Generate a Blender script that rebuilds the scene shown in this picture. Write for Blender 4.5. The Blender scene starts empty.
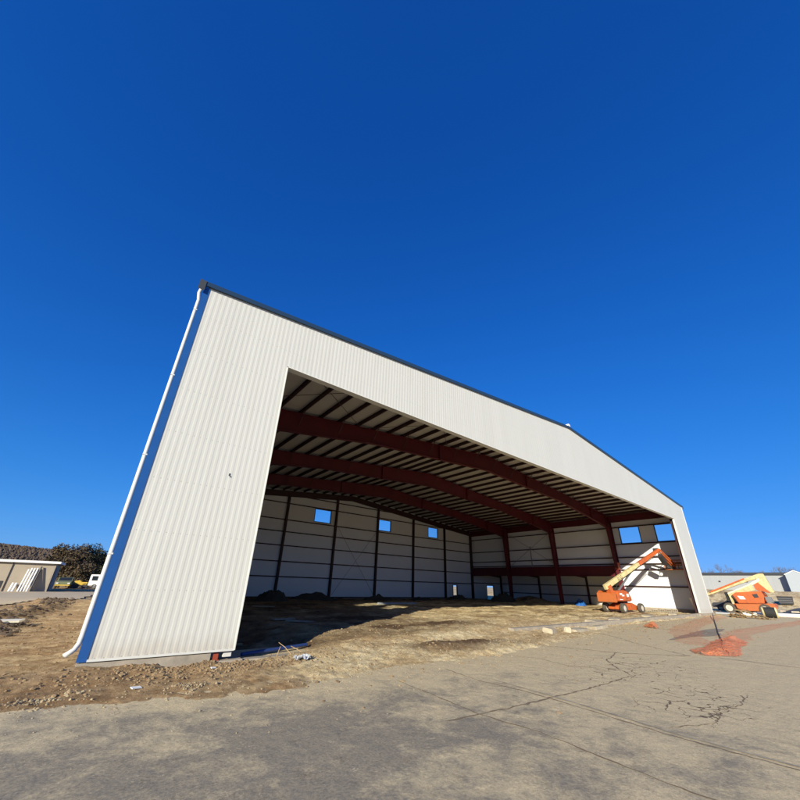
import bpy, bmesh, math, random
import numpy as np
from mathutils import Vector, Matrix
random.seed(7); RNG = np.random.default_rng(7)
S = bpy.context.scene; COL = S.collection
R = math.radians
W, D, HE, HP = 55.8, 35.0, 12.0, 14.62          # hangar width, depth, eave, peak
OL, OR, OH = 3.457, 51.07, 9.93                 # door opening
SUN = Vector((4.8, 3.15, -1.93)).normalized()

# ------------------------------------------------------------------ materials
def mat(name, col, rough=.6, metal=0, noise=None, bump=None, spec=.5, cols=None, coord='Object', streak=None):
    """noise=(scale, col2, contrast) ; bump=(scale, strength, distance)"""
    m = bpy.data.materials.new(name); m.use_nodes = True
    nt = m.node_tree; N = nt.nodes; L = nt.links
    b = N['Principled BSDF']
    b.inputs['Base Color'].default_value = (*col, 1); b.inputs['Roughness'].default_value = rough
    b.inputs['Metallic'].default_value = metal; b.inputs['Specular IOR Level'].default_value = spec
    tc = N.new('ShaderNodeTexCoord')
    src = tc.outputs[coord]
    if noise:
        mp = N.new('ShaderNodeMapping'); L.new(src, mp.inputs[0])
        if streak: mp.inputs['Scale'].default_value = streak
        n = N.new('ShaderNodeTexNoise'); n.inputs['Scale'].default_value = noise[0]; n.inputs['Detail'].default_value = 6
        n.inputs['Roughness'].default_value = .6
        L.new(mp.outputs[0], n.inputs['Vector'])
        r = N.new('ShaderNodeValToRGB'); c = noise[2]
        r.color_ramp.elements[0].position = .5 - c; r.color_ramp.elements[1].position = .5 + c
        r.color_ramp.elements[0].color = (*col, 1); r.color_ramp.elements[1].color = (*noise[1], 1)
        L.new(n.outputs[0], r.inputs[0]); L.new(r.outputs[0], b.inputs['Base Color'])
    if bump:
        n = N.new('ShaderNodeTexNoise'); n.inputs['Scale'].default_value = bump[0]; n.inputs['Detail'].default_value = 5
        L.new(src, n.inputs['Vector'])
        bp = N.new('ShaderNodeBump'); bp.inputs['Strength'].default_value = bump[1]; bp.inputs['Distance'].default_value = bump[2]
        L.new(n.outputs[0], bp.inputs['Height']); L.new(bp.outputs[0], b.inputs['Normal'])
    return m

def ramp(N, L, src, p0, p1, c0, c1):
    r = N.new('ShaderNodeValToRGB'); e = r.color_ramp.elements
    e[0].position = p0; e[1].position = p1; e[0].color = (*c0, 1); e[1].color = (*c1, 1)
    L.new(src, r.inputs[0]); return r.outputs[0]
def noise_n(N, L, src, scale, detail=8, rough=.6, dist=0):
    n = N.new('ShaderNodeTexNoise'); n.inputs['Scale'].default_value = scale; n.inputs['Detail'].default_value = detail
    n.inputs['Roughness'].default_value = rough; n.inputs['Distortion'].default_value = dist
    L.new(src, n.inputs['Vector']); return n.outputs[0]
def mixc(N, L, f, a, b, mode='MIX'):
    m = N.new('ShaderNodeMix'); m.data_type = 'RGBA'; m.blend_type = mode
    if isinstance(f, float): m.inputs[0].default_value = f
    else: L.new(f, m.inputs[0])
    for s, v in ((6, a), (7, b)):
        if isinstance(v, tuple): m.inputs[s].default_value = (*v, 1)
        else: L.new(v, m.inputs[s])
    return m.outputs[2]
def stretched(N, L, src, sc, rot=0):
    mp = N.new('ShaderNodeMapping'); mp.inputs['Scale'].default_value = sc; mp.inputs['Rotation'].default_value = (0, 0, rot)
    L.new(src, mp.inputs[0]); return mp.outputs[0]
WHITE, BLACK = (1, 1, 1), (0, 0, 0)
M = {}
def siding_mat():
    m = bpy.data.materials.new('siding_paint'); m.use_nodes = True
    nt = m.node_tree; N = nt.nodes; L = nt.links; b = N['Principled BSDF']; b.inputs['Roughness'].default_value = .5
    tc = N.new('ShaderNodeTexCoord'); P = tc.outputs['Object']; sep = N.new('ShaderNodeSeparateXYZ'); L.new(P, sep.inputs[0])
    def M_(op, a, b_):
        n = N.new('ShaderNodeMath'); n.operation = op
        for i, v in enumerate((a, b_)):
            if v is None: continue
            if isinstance(v, (int, float)): n.inputs[i].default_value = v
            else: L.new(v, n.inputs[i])
        return n.outputs[0]
    pan = M_('FLOOR', M_('DIVIDE', sep.outputs[0], .9), None)
    wn = N.new('ShaderNodeTexWhiteNoise'); wn.noise_dimensions = '1D'; L.new(pan, wn.inputs['W'])
    c = mixc(N, L, wn.outputs[0], (.565, .567, .52), (.583, .585, .538))
    st = ramp(N, L, noise_n(N, L, stretched(N, L, P, (1.4, 1.4, .09)), 1.6, 6, .6), .35, .7, (.965, .96, .95), WHITE)
    c = mixc(N, L, 1., c, st, 'MULTIPLY')
    # mud splash: ragged, low down
    hgt_ = M_('MULTIPLY', noise_n(N, L, P, 2.2, 8, .75), .9)
    msk = ramp(N, L, M_('SUBTRACT', hgt_, sep.outputs[2]), .0, .42, BLACK, (.32, .32, .32))
    c = mixc(N, L, msk, c, (.40, .32, .21))
    # fastener rows
    fx = M_('ABSOLUTE', M_('SUBTRACT', M_('FRACT', M_('DIVIDE', sep.outputs[0], .18), None), .17), None)
    fz = M_('ABSOLUTE', M_('SUBTRACT', M_('FRACT', M_('DIVIDE', M_('ADD', sep.outputs[2], .12), 1.52), None), .1), None)
    dot = M_('MULTIPLY', M_('LESS_THAN', fx, .07), M_('LESS_THAN', fz, .010))
    c = mixc(N, L, M_('MULTIPLY', dot, .5), c, (.22, .22, .20))
    L.new(c, b.inputs['Base Color'])
    bp = N.new('ShaderNodeBump'); bp.inputs['Strength'].default_value = .25; bp.inputs['Distance'].default_value = .04
    L.new(noise_n(N, L, P, .8, 3, .5), bp.inputs['Height']); L.new(bp.outputs[0], b.inputs['Normal'])
    return m
M['siding'] = siding_mat()
M['trim_white'] = mat('trim_white_paint', (.63, .63, .58), .45)
M['blue'] = mat('blue_trim_paint', (.012, .075, .26), .35, noise=(3, (.016, .09, .30), .3))
M['navy'] = mat('navy_trim_paint', (.02, .045, .085), .35)
M['gutter'] = mat('dark_gutter', (.05, .055, .06), .4)
M['roof'] = mat('roof_panel', (.45, .46, .47), .35, metal=.3)
M['red'] = mat('red_oxide_primer', (.075, .0045, .010), .55, noise=(1.2, (.11, .008, .014), .2), bump=(30, .1, .002))
M['darkred'] = mat('dark_purlin_primer', (.035, .012, .012), .6, noise=(2, (.05, .016, .014), .2))
M['redbright'] = mat('orange_red_primer_or_sunlit_red', (.36, .07, .03), .6, noise=(2, (.26, .045, .022), .25))  # red primer; on the column bracket it stands in for sunlight
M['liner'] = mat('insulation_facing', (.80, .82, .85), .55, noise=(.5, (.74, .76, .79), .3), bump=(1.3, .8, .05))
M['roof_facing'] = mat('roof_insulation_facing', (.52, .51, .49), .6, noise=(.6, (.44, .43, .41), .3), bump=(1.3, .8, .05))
M['conc'] = mat('foundation_concrete', (.44, .38, .29), .9, noise=(2.5, (.25, .22, .175), .25), bump=(25, .5, .01))
M['rubble'] = mat('rubble_concrete', (.56, .50, .36), .95, noise=(3, (.28, .23, .17), .25), bump=(20, .6, .02))
M['orange'] = mat('orange_machine_paint', (.62, .125, .022), .5, noise=(3, (.40, .105, .035), .12), bump=(9, .25, .01))
M['orange_dk'] = mat('faded_orange_paint', (.50, .13, .03), .6, noise=(3, (.38, .12, .04), .25))
M['cream'] = mat('cream_machine_paint', (.70, .59, .30), .5, noise=(2.5, (.48, .39, .20), .14))
M['pale'] = mat('pale_boom_paint', (.72, .68, .56), .5, noise=(3, (.6, .56, .45), .25))
M['black'] = mat('black_rubber', (.018, .018, .018), .8, bump=(40, .3, .01))
M['dark'] = mat('dark_steel', (.04, .04, .043), .5)
M['grey'] = mat('grey_steel', (.25, .25, .25), .45, metal=.5)
M['tyre'] = mat('dusty_tyre', (.05, .046, .04), .9, noise=(6, (.12, .10, .075), .25))
M['rim'] = mat('pale_rim', (.55, .52, .45), .5)
M['white'] = mat('white_plastic', (.78, .78, .76), .5)
M['wood'] = mat('raw_lumber', (.42, .29, .15), .8, noise=(4, (.30, .20, .10), .3), streak=(1, 8, 8))
M['brush'] = mat('dry_brush', (.33, .23, .11), .9, noise=(6, (.14, .085, .04), .3))
M['tarp'] = mat('blue_tarp', (.02, .12, .42), .5, bump=(6, .6, .05))
M['tan_wall'] = mat('tan_block_wall', (.40, .345, .26), .9, noise=(.8, (.34, .29, .22), .3), bump=(8, .3, .02))
M['blue_wall'] = mat('faded_blue_door', (.05, .10, .17), .6, noise=(1, (.03, .05, .08), .2))
M['grey_wall'] = mat('pale_grey_metal_wall', (.36, .375, .38), .6, noise=(.3, (.31, .325, .33), .3), streak=(6, 6, .3))
M['dkroof'] = mat('dark_roof_edge', (.035, .04, .05), .6)
M['bark'] = mat('tree_bark', (.10, .075, .055), .95, noise=(4, (.06, .045, .035), .3))
M['twig'] = mat('bare_twigs', (.15, .12, .10), .95)
M['olive'] = mat('olive_foliage', (.075, .072, .028), .9, noise=(.7, (.045, .045, .02), .2))
M['rust_leaf'] = mat('dry_russet_foliage', (.13, .085, .04), .9, noise=(.8, (.07, .055, .025), .2))
M['forest'] = mat('bare_forest', (.115, .078, .055), .95, noise=(.06, (.075, .06, .04), .25))
M['hill'] = mat('hill_slope', (.10, .075, .052), .95, noise=(.02, (.06, .055, .035), .2))
M['glass_dk'] = mat('tinted_vehicle_glass', (.02, .025, .03), .08)
M['green_paint'] = mat('dull_green_paint', (.16, .18, .09), .5)
M['yellow'] = mat('yellow_paint', (.62, .42, .06), .5)
M['truckgrey'] = mat('dark_grey_car_paint', (.05, .052, .06), .3)
M['crack'] = mat('pavement_crack_fill', (.19, .14, .085), .98)
M['paint'] = mat('worn_pavement_paint', (.38, .34, .25), .9, noise=(5, (.27, .23, .165), .12))
M['stone'] = mat('loose_stones', (.44, .37, .22), .95, noise=(1.3, (.22, .16, .10), .25))
M['stone_l'] = mat('pale_stones', (.52, .46, .36), .95, noise=(2, (.35, .29, .21), .25))
M['hose'] = mat('dark_hose', (.05, .03, .025), .7)

def glass():
    m = bpy.data.materials.new('window_glass'); m.use_nodes = True
    nt = m.node_tree; N = nt.nodes; L = nt.links; N.clear()
    o = N.new('ShaderNodeOutputMaterial'); mx = N.new('ShaderNodeMixShader'); f = N.new('ShaderNodeFresnel'); f.inputs[0].default_value = 1.35
    t = N.new('ShaderNodeBsdfTransparent'); t.inputs[0].default_value = (.93, .96, .98, 1)
    g = N.new('ShaderNodeBsdfGlossy'); g.inputs['Roughness'].default_value = .02
    L.new(f.outputs[0], mx.inputs[0]); L.new(t.outputs[0], mx.inputs[1]); L.new(g.outputs[0], mx.inputs[2]); L.new(mx.outputs[0], o.inputs[0])
    return m
M['glass'] = glass()

def netmat():
    m = bpy.data.materials.new('orange_safety_netting'); m.use_nodes = True
    nt = m.node_tree; N = nt.nodes; L = nt.links
    b = N['Principled BSDF']; b.inputs['Base Color'].default_value = (.85, .25, .09, 1); b.inputs['Roughness'].default_value = .6
    tc = N.new('ShaderNodeTexCoord'); n = N.new('ShaderNodeTexNoise'); n.inputs['Scale'].default_value = 30; n.inputs['Detail'].default_value = 3
    L.new(tc.outputs['Object'], n.inputs['Vector'])
    mt = N.new('ShaderNodeMath'); mt.operation = 'GREATER_THAN'; mt.inputs[1].default_value = .53
    L.new(n.outputs[0], mt.inputs[0]); L.new(mt.outputs[0], b.inputs['Alpha'])
    return m, mt
M['net'], _ = netmat(); _.inputs[1].default_value = .49
M['net_thin'], _t = netmat(); _t.inputs[1].default_value = .58


def dirt_mat():
    m = bpy.data.materials.new('bare_dirt'); m.use_nodes = True
    nt = m.node_tree; N = nt.nodes; L = nt.links; b = N['Principled BSDF']; b.inputs['Roughness'].default_value = .97
    b.inputs['Specular IOR Level'].default_value = .2
    tc = N.new('ShaderNodeTexCoord'); P = tc.outputs['Object']
    big = ramp(N, L, noise_n(N, L, stretched(N, L, P, (1, 1.4, 1), .2), .22, 6), .40, .60, BLACK, WHITE)
    mid = ramp(N, L, noise_n(N, L, stretched(N, L, P, (.8, 1.5, 1), .15), .9, 8, .65), .42, .62, BLACK, WHITE)
    fine = ramp(N, L, noise_n(N, L, P, 9, 8, .7), .3, .7, BLACK, WHITE)
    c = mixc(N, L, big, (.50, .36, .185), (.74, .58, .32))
    at = N.new('ShaderNodeAttribute'); at.attribute_name = 'soil'       # 1 where dark soil lies, plus painted shade inside the door
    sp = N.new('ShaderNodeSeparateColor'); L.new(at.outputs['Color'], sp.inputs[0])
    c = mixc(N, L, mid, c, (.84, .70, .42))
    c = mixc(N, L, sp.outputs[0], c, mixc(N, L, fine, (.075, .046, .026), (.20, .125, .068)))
    c = mixc(N, L, sp.outputs[1], c, mixc(N, L, mid, (.34, .215, .105), (.52, .365, .195)))
    c = mixc(N, L, .45, c, mixc(N, L, fine, (.45, .45, .45), (1.5, 1.5, 1.5)), 'MULTIPLY') if False else c
    dark = ramp(N, L, noise_n(N, L, P, 3.3, 10, .75), .36, .54, (.50, .44, .37), WHITE)
    c = mixc(N, L, .8, c, dark, 'MULTIPLY')
    L.new(c, b.inputs['Base Color'])
    bp = N.new('ShaderNodeBump'); bp.inputs['Strength'].default_value = 1.; bp.inputs['Distance'].default_value = .10
    L.new(noise_n(N, L, P, 7, 12, .75), bp.inputs['Height'])
    bp2 = N.new('ShaderNodeBump'); bp2.inputs['Strength'].default_value = .6; bp2.inputs['Distance'].default_value = .02
    L.new(noise_n(N, L, P, 45, 4, .6), bp2.inputs['Height']); L.new(bp.outputs[0], bp2.inputs['Normal']); L.new(bp2.outputs[0], b.inputs['Normal'])
    return m
M['dirt'] = dirt_mat()

def pave_mat(name='dusty_asphalt', dark=0.):
    m = bpy.data.materials.new(name); m.use_nodes = True
    nt = m.node_tree; N = nt.nodes; L = nt.links; b = N['Principled BSDF']; b.inputs['Roughness'].default_value = .9
    b.inputs['Specular IOR Level'].default_value = .25
    tc = N.new('ShaderNodeTexCoord'); P = tc.outputs['Object']
    sep = N.new('ShaderNodeSeparateXYZ'); L.new(P, sep.inputs[0])
    # dust grows towards +x and towards the dirt edge
    mr = N.new('ShaderNodeMapRange'); mr.inputs[1].default_value = 3; mr.inputs[2].default_value = 14; mr.inputs[3].default_value = -.05; mr.inputs[4].default_value = .20
    L.new(sep.outputs[0], mr.inputs[0])
    mr2 = N.new('ShaderNodeMapRange'); mr2.inputs[1].default_value = -5.2; mr2.inputs[2].default_value = -2.6; mr2.inputs[3].default_value = 0; mr2.inputs[4].default_value = .17
    L.new(sep.outputs[1], mr2.inputs[0])
    n1 = noise_n(N, L, P, .8, 12, .76, .2)
    a = N.new('ShaderNodeMath'); a.operation = 'ADD'; L.new(n1, a.inputs[0]); L.new(mr.outputs[0], a.inputs[1])
    a2 = N.new('ShaderNodeMath'); a2.operation = 'ADD'; L.new(a.outputs[0], a2.inputs[0]); L.new(mr2.outputs[0], a2.inputs[1])
    dust = ramp(N, L, a2.outputs[0], .44, .60, BLACK, WHITE)
    grain = ramp(N, L, noise_n(N, L, P, 28, 6, .8), .3, .7, BLACK, WHITE)
    g0 = mixc(N, L, grain, (.15, .134, .106), (.31, .275, .212))
    g1 = mixc(N, L, grain, (.50, .40, .23), (.80, .655, .395))
    dust2 = ramp(N, L, noise_n(N, L, P, 7, 10, .85, .2), .35, .62, (.0, .0, .0), WHITE)
    c = mixc(N, L, mixc(N, L, .28, dust, dust2), g0, g1)
    pat = ramp(N, L, noise_n(N, L, P, 3.4, 8, .8, .5), .60, .68, BLACK, WHITE)
    c = mixc(N, L, pat, c, (.60, .50, .33))
    spk = ramp(N, L, noise_n(N, L, P, 95, 3, .7), .34, .46, (.5, .47, .44), WHITE)
    c = mixc(N, L, .7, c, spk, 'MULTIPLY')
    dk = ramp(N, L, noise_n(N, L, P, 3.1, 12, .85, .2), .38, .46, (.80, .78, .76), WHITE)
    c = mixc(N, L, 1., c, dk, 'MULTIPLY')
    # fatigue cracking: a linked cell network in the two broken-up areas, as grooves
    wob = N.new('ShaderNodeTexNoise'); wob.inputs['Scale'].default_value = 2.5; wob.inputs['Detail'].default_value = 6; L.new(P, wob.inputs['Vector'])
    va = N.new('ShaderNodeVectorMath'); va.operation = 'MULTIPLY_ADD'; L.new(wob.outputs['Color'], va.inputs[0]); va.inputs[1].default_value = (.55, .55, 0); L.new(P, va.inputs[2])
    vo = N.new('ShaderNodeTexVoronoi'); vo.voronoi_dimensions = '2D'; vo.feature = 'DISTANCE_TO_EDGE'; vo.inputs['Scale'].default_value = 2.1; L.new(va.outputs[0], vo.inputs['Vector'])
    def area(cx, cy, rx, ry):
        mp = N.new('ShaderNodeMapping'); mp.inputs['Location'].default_value = (-cx / rx, -cy / ry, 0); mp.inputs['Scale'].default_value = (1 / rx, 1 / ry, 0); L.new(P, mp.inputs[0])
        ln = N.new('ShaderNodeVectorMath'); ln.operation = 'LENGTH'; L.new(mp.outputs[0], ln.inputs[0])
        return ramp(N, L, ln.outputs['Value'], .35, 1.0, WHITE, BLACK)
    ar = mixc(N, L, 1., area(14.0, -6.9, 3.6, 2.0), area(11.2, -9.2, 2.6, 1.3), 'LIGHTEN')
    wm_ = N.new('ShaderNodeMath'); wm_.operation = 'MULTIPLY'; L.new(ar, wm_.inputs[0]); L.new(ramp(N, L, noise_n(N, L, P, 1.6, 5, .7), .42, .62, BLACK, (.058, .058, .058)), wm_.inputs[1])
    ck = N.new('ShaderNodeMath'); ck.operation = 'LESS_THAN'; L.new(vo.outputs['Distance'], ck.inputs[0]); L.new(wm_.outputs[0], ck.inputs[1])
    c = mixc(N, L, ck.outputs[0], c, (.15, .108, .065))
    L.new(c, b.inputs['Base Color'])
    bp = N.new('ShaderNodeBump'); bp.inputs['Strength'].default_value = .7; bp.inputs['Distance'].default_value = .015
    L.new(noise_n(N, L, P, 22, 10, .8), bp.inputs['Height'])
    bp2 = N.new('ShaderNodeBump'); bp2.inputs['Strength'].default_value = .5; bp2.inputs['Distance'].default_value = .08
    L.new(noise_n(N, L, P, 1.3, 4, .6), bp2.inputs['Height']); L.new(bp.outputs[0], bp2.inputs['Normal']); L.new(bp2.outputs[0], b.inputs['Normal'])
    return m
M['pave'] = pave_mat(); 
M['asph_dk'] = mat('new_dark_asphalt', (.05, .05, .052), .9, noise=(1, (.09, .085, .08), .3))
M['road'] = mat('dusty_concrete_road', (.60, .48, .30), .95, noise=(.6, (.46, .36, .215), .3), bump=(8, .4, .02))

# ------------------------------------------------------------------ helpers
def tag(o, label=None, cat=None, group=None, kind=None):
    if label: o['label'] = label
    if cat: o['category'] = cat
    if group: o['group'] = group
    if kind: o['kind'] = kind
    return o
def thing(name, loc=(0, 0, 0), rz=0, label=None, cat=None, group=None):
    o = bpy.data.objects.new(name, None); COL.objects.link(o); o.location = loc; o.rotation_euler = (0, 0, rz)
    o.empty_display_size = .3
    return tag(o, label, cat, group)
class MB:
    def __init__(s): s.v = []; s.f = []
    def add(s, vs, fs):
        n = len(s.v); s.v += [tuple(v) for v in vs]; s.f += [tuple(i + n for i in f) for f in fs]; return s
    def box(s, x0, x1, y0, y1, z0, z1):
        return s.add([(x, y, z) for z in (z0, z1) for y in (y0, y1) for x in (x0, x1)],
                     [(0, 2, 3, 1), (4, 5, 7, 6), (0, 1, 5, 4), (2, 6, 7, 3), (0, 4, 6, 2), (1, 3, 7, 5)])
    def beam(s, p, q, w, h, up=(0, 0, 1), w2=None, h2=None):
        p, q = Vector(p), Vector(q); d = (q - p).normalized(); u = Vector(up)
        sd = d.cross(u)
        if sd.length < 1e-4: sd = d.cross(Vector((1, 0, 0)))
        sd.normalize(); u = sd.cross(d).normalized()
        vs = []
        for c, ww, hh in ((p, w, h), (q, w2 or w, h2 or h)):
            for b in (-1, 1):
                for a in (-1, 1): vs.append(c + sd * a * ww / 2 + u * b * hh / 2)
        return s.add(vs, [(0, 2, 3, 1), (4, 5, 7, 6), (0, 1, 5, 4), (2, 6, 7, 3), (0, 4, 6, 2), (1, 3, 7, 5)])
    def tube(s, pts, r, seg=8, cap=True):
        pts = [Vector(p) for p in pts]; rings = []
        up = None
        for i, p in enumerate(pts):
            d = (pts[min(i + 1, len(pts) - 1)] - pts[max(i - 1, 0)]).normalized()
            if up is None: up = Vector((0, 0, 1)) if abs(d.z) < .9 else Vector((1, 0, 0))
            a = d.cross(up).normalized(); b = a.cross(d).normalized(); up = b
            rr = r[i] if isinstance(r, (list, tuple)) else r
            rings.append([p + a * math.cos(t) * rr + b * math.sin(t) * rr for t in [2 * math.pi * k / seg for k in range(seg)]])
        vs = [v for rg in rings for v in rg]; fs = []
        for i in range(len(pts) - 1):
            for k in range(seg):
                a0 = i * seg + k; a1 = i * seg + (k + 1) % seg; fs.append((a0, a1, a1 + seg, a0 + seg))
        if cap: fs += [tuple(range(seg))[::-1], tuple(range((len(pts) - 1) * seg, len(pts) * seg))]
        return s.add(vs, fs)
    def prism(s, poly, axis, a0, a1):
        """poly of 2D points extruded along axis ('y': poly is (x,z); 'x': poly is (y,z); 'z': poly is (x,y))"""
        def P(p, a): return {'y': (p[0], a, p[1]), 'x': (a, p[0], p[1]), 'z': (p[0], p[1], a)}[axis]
        n = len(poly)
        return s.add([P(p, a0) for p in poly] + [P(p, a1) for p in poly],
                     [tuple(range(n)), tuple(range(n, 2 * n))[::-1]] + [(i, (i + 1) % n, n + (i + 1) % n, n + i) for i in range(n)])
    def rock(s, c, r, sq=.7):
        ph = [(0, 0, 1), (.9, 0, .3), (.28, .85, .3), (-.72, .53, .3), (-.72, -.53, .3), (.28, -.85, .3), (.7, .5, -.5), (-.3, .8, -.5), (-.85, 0, -.5), (-.3, -.8, -.5), (.7, -.5, -.5)]
        a = random.random() * 6.28; ca, sa = math.cos(a), math.sin(a); ex = random.uniform(.7, 1.4)
        vs = []
        for p in ph:
            j = [t * random.uniform(.7, 1.2) for t in p]; x, y = j[0] * ex, j[1]
            vs.append((c[0] + r * (x * ca - y * sa), c[1] + r * (x * sa + y * ca), c[2] + r * sq * j[2]))
        return s.add(vs, [(0, 1, 2), (0, 2, 3), (0, 3, 4), (0, 4, 5), (0, 5, 1), (1, 6, 2), (2, 6, 7), (2, 7, 3), (3, 7, 8), (3, 8, 4), (4, 8, 9), (4, 9, 5), (5, 9, 10), (5, 10, 1), (1, 10, 6)])
    def build(s, name, m, parent=None, smooth=False, bevel=0, fix=True):
        me = bpy.data.meshes.new(name); me.from_pydata(s.v, [], s.f)
        if fix:
            bm = bmesh.new(); bm.from_mesh(me); bmesh.ops.recalc_face_normals(bm, faces=bm.faces)
            if bevel: bmesh.ops.bevel(bm, geom=bm.edges[:] , offset=bevel, segments=2, affect='EDGES', clamp_overlap=True)
            bm.to_mesh(me); bm.free()
        me.materials.append(m)
        if smooth: me.polygons.foreach_set('use_smooth', [True] * len(me.polygons))
        o = bpy.data.objects.new(name, me); COL.objects.link(o)
        if parent: o.parent = parent
        return o

def vnoise(x, y, seed=0):
    xi = np.floor(x).astype(np.int64); yi = np.floor(y).astype(np.int64); xf = x - xi; yf = y - yi
    def h(a, b):
        n = (a * 374761393 + b * 668265263 + seed * 1274126177) & 0xffffffff
        n = ((n ^ (n >> 13)) * 1274126177) & 0xffffffff
        return ((n ^ (n >> 16)) & 0xffff) / 65535.
    u = xf * xf * (3 - 2 * xf); v = yf * yf * (3 - 2 * yf)
    return (h(xi, yi) * (1 - u) + h(xi + 1, yi) * u) * (1 - v) + (h(xi, yi + 1) * (1 - u) + h(xi + 1, yi + 1) * u) * v
def fbm(x, y, o=4, seed=0):
    s = 0; a = 1; t = 0
    for i in range(o):
        s = s + a * vnoise(x * 2 ** i, y * 2 ** i, seed + i * 17); t += a; a *= .5
    return s / t - .5
def sst(a, b, x):
    t = np.clip((x - a) / (b - a), 0, 1); return t * t * (3 - 2 * t)

# ------------------------------------------------------------------ terrain
EDX = [-400, -30, -1, 0, .9, 2.4, 4.1, 6.9, 9.2, 11.9, 17.7, 24, 31, 48, 57, 62, 100, 400]
EDY = [-2.6, -2.6, -2.2, -2.25, -2.6, -3.3, -3.35, -2.8, -2.9, -3.2, -2.4, -1.55, -1.15, -.6, -.5, 1.0, 1.5, 2]
PZ = -.35                                        # level of the paved apron
def soil_masks(x, y):
    n = fbm(x * .9, y * .9, 4, 5)
    rid = -3.0 + .9 * sst(12, 36, y) + .6 * np.sin(y * .35)
    d1 = np.exp(-((x - rid + n) / .75) ** 2) * sst(7, 12, y) * (1 - sst(30, 37, y))          # spoil ridge, left yard
    d2 = np.exp(-(((x - 11.5) / 3.2) ** 2 + ((y + 1.6 + .12 * (x - 11)) / .75) ** 2)) * 1.3   # dark heap before the door
    d3 = np.exp(-(((x + .1) / .45) ** 2 + ((y + .25) / .5) ** 2)) * .9                        # clods at the downspout
    d4 = np.exp(-(((x - 2.7) / .8) ** 2 + ((y + .55) / .25) ** 2)) * 1.0                      # under the pier
    d5 = np.exp(-(((x - 57) / 3) ** 2 + ((y - 24) / 3) ** 2))                                  # heap in the annex
    d6 = sst(24, 31, y) * sst(1, 3, x) * (1 - sst(56, 60, x)) * .8
    d7 = np.exp(-(((x - 17) / 2.6) ** 2 + ((y - 3.0) / .9) ** 2)) * .9
    return n, rid, d1, d2, d3, d4, d5, d6, d7
def hgt(x, y):
    e = np.interp(x, EDX, EDY) + (.55 * fbm(x * .9, y * .9, 3, 3) + .5 * fbm(x * 3.1, y * 3.1, 5, 4)) * (np.abs(x) < 60)
    n, rid, d1, d2, d3, d4, d5, d6, d7 = soil_masks(x, y)
    off = sst(-.6, .45, y - e)
    near = 1 - sst(60, 90, np.abs(x - 25)) * 1.
    z = np.full_like(x, -.30)
    z = z + .12 * sst(-1.5, 0.2, y) * (1 - sst(1.2, 2.2, x)) * (x > -6) * np.exp(-np.maximum(0, -x) / 2) * np.exp(-np.maximum(0, y) / 3)
    inside = sst(4.2, 7, x) * (1 - sst(54, 57, x)) * sst(-1.4, .8, y)
    z = z + inside * (.22 - .10 * sst(19, 26, x))
    z = z - .28 * sst(-.1, .5, y) * (1 - sst(6.0, 9.5, x + .3 * y)) * (x > .2) * (y < 34)
    z = z - .14 * sst(20, 25, x) * (1 - sst(50, 54, x)) * np.exp(-((y + .6) / .7) ** 2)
    amp = .05 + .10 * inside
    z = z + near * (amp * fbm(x * .55, y * .8, 4, 11) * 1.6 + .12 * fbm(x * 2.2, y * 2.2, 5, 21) + .07 * fbm(x * 8, y * 8, 3, 31))
    z = z + .34 * d1 * (1 + n * 1.2) + .20 * d2 + .10 * d3 + .12 * d4 * (1 + 2 * n) + 1.0 * d5 + .12 * d6 * (.5 + n) + .12 * d7
    # wheel ruts
    r = np.sin((y - .12 * x) * 2.6 + fbm(x * .1, y * .1, 2, 44) * 6)
    z = z - .06 * np.clip(r, 0, 1) * sst(8, 14, x) * inside
    z = np.where(off < 1, PZ - .05 + (z - PZ + .05) * off, z)
    far = sst(92, 116, x); z = z + far * 3.2 * (1 - sst(40, 90, y)) 
    return z
def axis(segs):
    out = []
    for a, b, st in segs: out += list(np.arange(a, b, st))
    return np.array(out + [segs[-1][1]])
gx = axis([(-1500, -200, 100), (-200, -40, 10), (-40, -8, .7), (-8, 16, .07), (16, 34, .14), (34, 64, .25), (64, 130, .8), (130, 200, 5), (200, 1500, 100)])
gy = axis([(-1500, -100, 100), (-100, -14, 5), (-14, -4, .5), (-4, 4, .06), (4, 16, .14), (16, 38, .28), (38, 70, .8), (70, 120, 5), (120, 1600, 100)])
def grid_mesh(name, xs, ys, zf, m, keep=None):
    X, Y = np.meshgrid(xs, ys); Z = zf(X, Y); nx, ny = len(xs), len(ys)
    v = np.stack([X, Y, Z], -1).reshape(-1, 3)
    i = np.arange(nx * ny).reshape(ny, nx)
    q = np.stack([i[:-1, :-1], i[:-1, 1:], i[1:, 1:], i[1:, :-1]], -1)
    if keep is not None:
        cx = (X[:-1, :-1] + X[1:, 1:]) / 2; cy = (Y[:-1, :-1] + Y[1:, 1:]) / 2; q = q[keep(cx, cy)]
    q = q.reshape(-1, 4)
    me = bpy.data.meshes.new(name); me.vertices.add(len(v)); me.vertices.foreach_set('co', v.astype(np.float32).ravel())
    me.loops.add(len(q) * 4); me.loops.foreach_set('vertex_index', q.ravel().astype(np.int32))
    me.polygons.add(len(q)); me.polygons.foreach_set('loop_start', np.arange(0, len(q) * 4, 4, dtype=np.int32))
    me.update(calc_edges=True); me.polygons.foreach_set('use_smooth', [True] * len(q))
    me.materials.append(m); o = bpy.data.objects.new(name, me); COL.objects.link(o)
    return o, X, Y
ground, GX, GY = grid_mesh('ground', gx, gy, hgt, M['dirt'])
n, rid, d1, d2, d3, d4, d5, d6, d7 = soil_masks(GX, GY)
soil_shade = (1 - sst(10, 20, GX - .3 * GY)) * sst(.3, 1.6, GY) * (GX > .4) * (GY < 35) * .75  # dark soil and painted shade over the floor behind the near pier
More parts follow.
